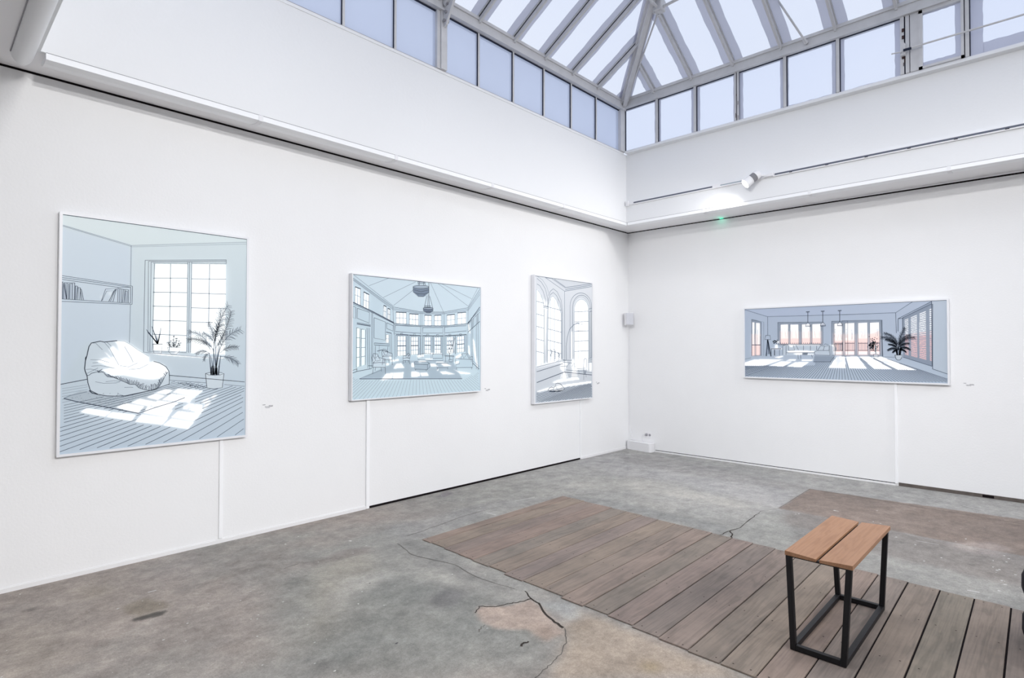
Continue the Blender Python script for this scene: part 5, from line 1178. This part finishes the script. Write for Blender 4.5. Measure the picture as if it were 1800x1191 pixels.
# tripod lamp, side table, flowers
p4.ln(J_((342,515),(398,515),(407,568),(330,570),(342,515)), .005, 'k')
for e in ((348,785),(412,790),(385,760)): p4.ln(J_((368,570), e), (.012, .012), 'l' if e[0] < 400 else 'k')
p4.fill(J_((362,570),(375,570),(360,785),(344,785)), (80,94,112), .9, .4); p4.ln(J_((412,690),(545,690)), .008, 'k'); p4.light(J_((420,685),(550,683),(560,695),(425,697)), .8); p4.ln(J_((415,690),(412,778)), .007, 'l'); p4.ln(J_((458,700),(458,778)), .009, 'k'); p4.ln(J_((522,700),(522,778)), .005, 'l')
p4.light(J_((465,635),(500,635),(500,685),(462,685)), .8); p4.light(J_((485,585),(520,590),(515,612),(490,618)), .8)
for _ in range(24): x, y = random.gauss(468, 17), random.gauss(592, 14); p4.ln(J_((x,y),(x+random.uniform(-12,12),y-9)), .011, 'k')
# floor
flo4 = J_((55,1050),(55,820),(570,780),(1205,778),(1414,775))+K_((515,770),(690,775),(1140,905),(1345,990),(1350,1112)); vp4 = J_((1330,620))[0]
sun = [J_((60,872),(200,828),(580,830),(540,838),(320,912),(60,910)), J_((385,912),(540,855),(690,855),(575,920)), J_((620,922),(730,865),(915,862),(812,930)), J_((450,800),(560,780),(575,790),(520,812)), J_((610,848),(650,828),(740,830),(730,845)), J_((810,848),(815,828),(965,832),(940,850)), J_((1165,940),(1220,860),(1275,790),(1375,788),(1390,942)), K_((52,765),(195,765),(320,922),(92,915)), K_((222,765),(345,765),(640,930),(412,925)), K_((380,770),(500,768),(940,938),(700,932))]
for q in sun: p4.light(q, .98, soft=.6)
for k in range(86): b0 = J_((-900+k*44, 1125))[0]; p4.ln([b0, lerp(b0, vp4, .62)], .0042, 'l', inside=flo4, outside=sun+[J_((60,905),(60,780),(985,780),(985,905)), J_((960,780),(1240,780),(1185,862),(960,862))])
p4.fill(J_((980,780),(1240,782),(1185,860),(965,860)), (132,147,163), .85, .8); p4.ln(J_((965,860),(1185,860),(1240,790)), .006, 'l')
p4.shade(J_((1270,785),(1300,785),(1320,840),(1350,830),(1360,855),(1310,870),(1290,915),(1260,920),(1270,860),(1200,890),(1265,840)), .45, .8); p4.shade(K_((480,810),(560,820),(600,835),(660,850),(640,865),(560,855),(520,840)), .45, 1.2)
# sofa and table
sofa = J_((565,650),(590,640),(640,632),(1160,640),(1180,632),(1240,640),(1262,680),(1255,775),(980,770),(570,775))
p4.fill(sofa, (186, 200, 212), 1, .5); p4.light(J_((640,633),(1050,636),(1050,645),(640,648)), .95); p4.light(J_((1185,640),(1240,640),(1262,700),(1255,770),(1240,775),(1225,660)), .85); p4.light(J_((620,715),(800,712),(980,718),(980,735),(640,742)), .9); p4.light(J_((700,755),(760,740),(830,745),(820,768),(740,768)), .9); p4.light(J_((885,755),(970,755),(965,768),(890,768)), .9); p4.light(J_((660,650),(700,650),(690,668),(650,665)), .7)
for q in [((565,650),(565,770)),((610,650),(608,770)),((565,650),(600,640),(640,640)),((640,648),(640,710)),((740,645),(770,705)),((705,645),(720,708),(640,712)),((836,648),(836,710)),((928,650),(926,712)),((1010,650),(1008,708)),((985,770),(980,730),(1020,712),(1170,712),(1180,775),(985,772)),((1060,650),(1020,712)),((1112,655),(1095,712)),((1060,650),(1110,656)),((1112,655),(1170,650),(1170,712)),((1182,645),(1185,775),(1250,778)),((1250,650),(1258,680),(1255,775)),((612,718),(610,742),(985,740)),((825,745),(895,745),(885,768),(820,768),(825,745)),((765,768),(768,825)),((800,770),(802,822)),((940,768),(955,805)),((1100,645),(1120,625),(1165,640))]: p4.ln(J_(*q), .0046, 'l')
p4.fill(J_((825,745),(895,745),(885,768),(820,768)), (110,125,142), .9, .4)
# small plant and large palm
p4.fill(K_((400,738),(458,738),(458,780),(405,782)), (176,188,200)); p4.ln(K_((400,738),(458,738),(458,782),(405,782),(400,738)), .004, 'l'); p4.ln(K_((430,740),(425,640),(410,580)), .010, 'p')
for _ in range(90): x, y = random.gauss(405, 28), random.gauss(610, 42); a = random.uniform(0, 6.28); p4.ln(K_((x,y),(x+13*math.cos(a),y+11*math.sin(a))), (.012, .003), random.choice('kkl'))
for _ in range(26): x, y = random.gauss(372, 14), random.gauss(630, 22); a = random.uniform(0, 6.28); p4.ln(K_((x,y),(x+12*math.cos(a),y+12*math.sin(a))), (.016, .005), 'k')
p4.fill(K_((672,750),(768,748),(755,795),(735,810),(700,812),(685,792)), (184,197,207)); p4.ln(K_((672,750),(768,748),(755,792),(735,810),(702,812),(684,792),(672,750)), .005, 'k')
for _ in range(20): x = random.uniform(695, 745); p4.ln(K_((x,748),(720+(x-720)*1.6,random.uniform(640,700))), .005, random.choice('kll'))
for pe, bd in [((500,520),.42),((535,468),.40),((555,550),.40),((580,685),.35),((640,715),.3),((795,402),-.12),((915,522),-.42),((860,490),-.35),((850,598),-.35),((860,675),-.40),((810,705),-.3),((590,610),.3)]:
    frond(p4, K_((712,680))[0], K_(pe)[0], bd, 26, .17, .0024, 'k', droop=.8)
    frond(p4, K_((715,690))[0], K_((pe[0]+8, pe[1]+8))[0], bd*.9, 18, .15, .0024, 'l', droop=.9)
# louvred shutters on the right of the drawing
p4.fill(K_((770,275),(1138,70),(1145,890),(775,775)), (134,148,166), .9, .5)
tl, trr, br, bl_ = (770,285),(1140,110),(1145,880),(775,770); SH = (tl, trr, br, bl_)
cols = [(.07,.20),(.28,.49),(.57,.79),(.92,1.0)]
for u0, u1 in cols:
    n = 26
    for k in range(n):
        v0, v1 = .06+.88*k/n, .06+.88*(k+.55)/n; cc = wht if k < n*.42 else ((250,226,224) if k < n*.5 else (242,190,184))
        q = K_(qp(SH, u0, v0), qp(SH, u1, v0+.004), qp(SH, u1, v1+.004), qp(SH, u0, v1)); p4.light(q, 1.0, cc, .3)
for k in range(52): v = k/51; p4.ln(K_(qp(SH, 0, v), qp(SH, 1, v)), .0022, 'm')
for a, b in [((712,288),(1138,68)),((712,288),(712,450)),((712,288),(780,282)),((770,275),(770,420)),((1138,68),(1145,890)),((1150,100),(1150,925)),((1150,925),(1345,990)),((775,775),(1145,892)),((770,275),(1138,100))]: p4.ln(K_(a, b), .0055, 'l')
p4.build(.22, 5, (1.05, 1.02, 1.02))

# ------------------------------------------------------------------ daylight, unseen lamps, camera
W = bpy.data.worlds.new('overcast_sky'); bpy.context.scene.world = W; W.use_nodes = True; nt = W.node_tree
bg = nt.nodes['Background']; tc = nt.nodes.new('ShaderNodeTexCoord'); nz = nt.nodes.new('ShaderNodeTexNoise'); nz.inputs['Scale'].default_value = 1.6; nz.inputs['Detail'].default_value = 5
nt.links.new(tc.outputs['Generated'], nz.inputs['Vector']); cr = nt.nodes.new('ShaderNodeValToRGB')
cr.color_ramp.elements[0].position = .35; cr.color_ramp.elements[0].color = (.73, .79, .93, 1); cr.color_ramp.elements[1].position = .7; cr.color_ramp.elements[1].color = (.83, .87, .955, 1)
nt.links.new(nz.outputs['Fac'], cr.inputs[0]); nt.links.new(cr.outputs[0], bg.inputs['Color']); bg.inputs['Strength'].default_value = .98

def unseen_lamp(loc, aim, power, size=.5, ang=110):
    d = (Vector(aim)-Vector(loc)).normalized(); return spot_light(loc, d, power, ang, 1.0, size, (1, .985, .965))
LAMPS = []
for x, p in ((-8.2, 620), (-6.4, 590), (-4.2, 420), (-2.5, 380), (-.9, 350)):
    for z, f in ((4.35, .50), (3.62, .50)): LAMPS.append(((min(-1.0, max(-6.6, x)), -9.1, z), (x, 0, 1.1), p*f, 70 if z > 4 else 58))  # lower row is added to lighten the shadow band below the soffit
for y, p in ((-.9, 220), (-2.6, 250), (-4.3, 300), (-6.0, 330)):
    for z, f in ((4.3, .50), (3.6, .50)): LAMPS.append(((-6.8, min(-3.0, y-.6), z), (0, y, 1.1), p*f, 74 if z > 4 else 60))  # lower row added here too, softening the band on the right wall
for x, y, ax, ay, p in ((-5.6, -2.9, -6.4, -2.9, 105), (-3.2, -2.9, -3.0, -2.9, 95), (-5.6, -5.4, -6.2, -4.8, 100), (-2.6, -5.4, -2.6, -5.2, 90)): LAMPS.append(((x, y, 4.6), (ax, ay, 0), p*.95, 100))  # unseen downlights added to brighten the floor and lower walls
LAMPS.append(((-9.6, -3.6, 3.05), (-9.6, -3.6, 0), 170, 150)); LAMPS.append(((-9.6, -7.2, 3.05), (-9.6, -7.2, 0), 120, 150))  # unseen lamps added in the rear part, brightening the ceiling by bounce
for l_, a_, p_, g_ in LAMPS: p_ *= 1.07; unseen_lamp(l_, a_, p_, .10 if p_ > 100 else .35, g_)

cam = bpy.data.cameras.new('camera'); co = bpy.data.objects.new('camera', cam); C.objects.link(co); bpy.context.scene.camera = co
cam.sensor_width = 36; cam.sensor_fit = 'HORIZONTAL'; cam.lens = FOCAL/1800*36; cam.clip_start = .02; cam.clip_end = 200
R = Matrix((( _r[0], _u[0], -_f[0]), (_r[1], _u[1], -_f[1]), (_r[2], _u[2], -_f[2])))
co.matrix_world = Matrix.Translation(Vector(CAM)) @ R.to_4x4()
S = bpy.context.scene
S.view_settings.view_transform = 'Standard'; S.view_settings.look = 'None'; S.view_settings.gamma = 1; S.view_settings.use_curve_mapping = False; S.view_settings.exposure = 0.13
S.cycles.use_denoising = True; S.cycles.max_bounces = 10; S.cycles.diffuse_bounces = 7; S.cycles.transparent_max_bounces = 16; S.cycles.sample_clamp_indirect = 6
S.cycles.caustics_reflective = False; S.cycles.caustics_refractive = False
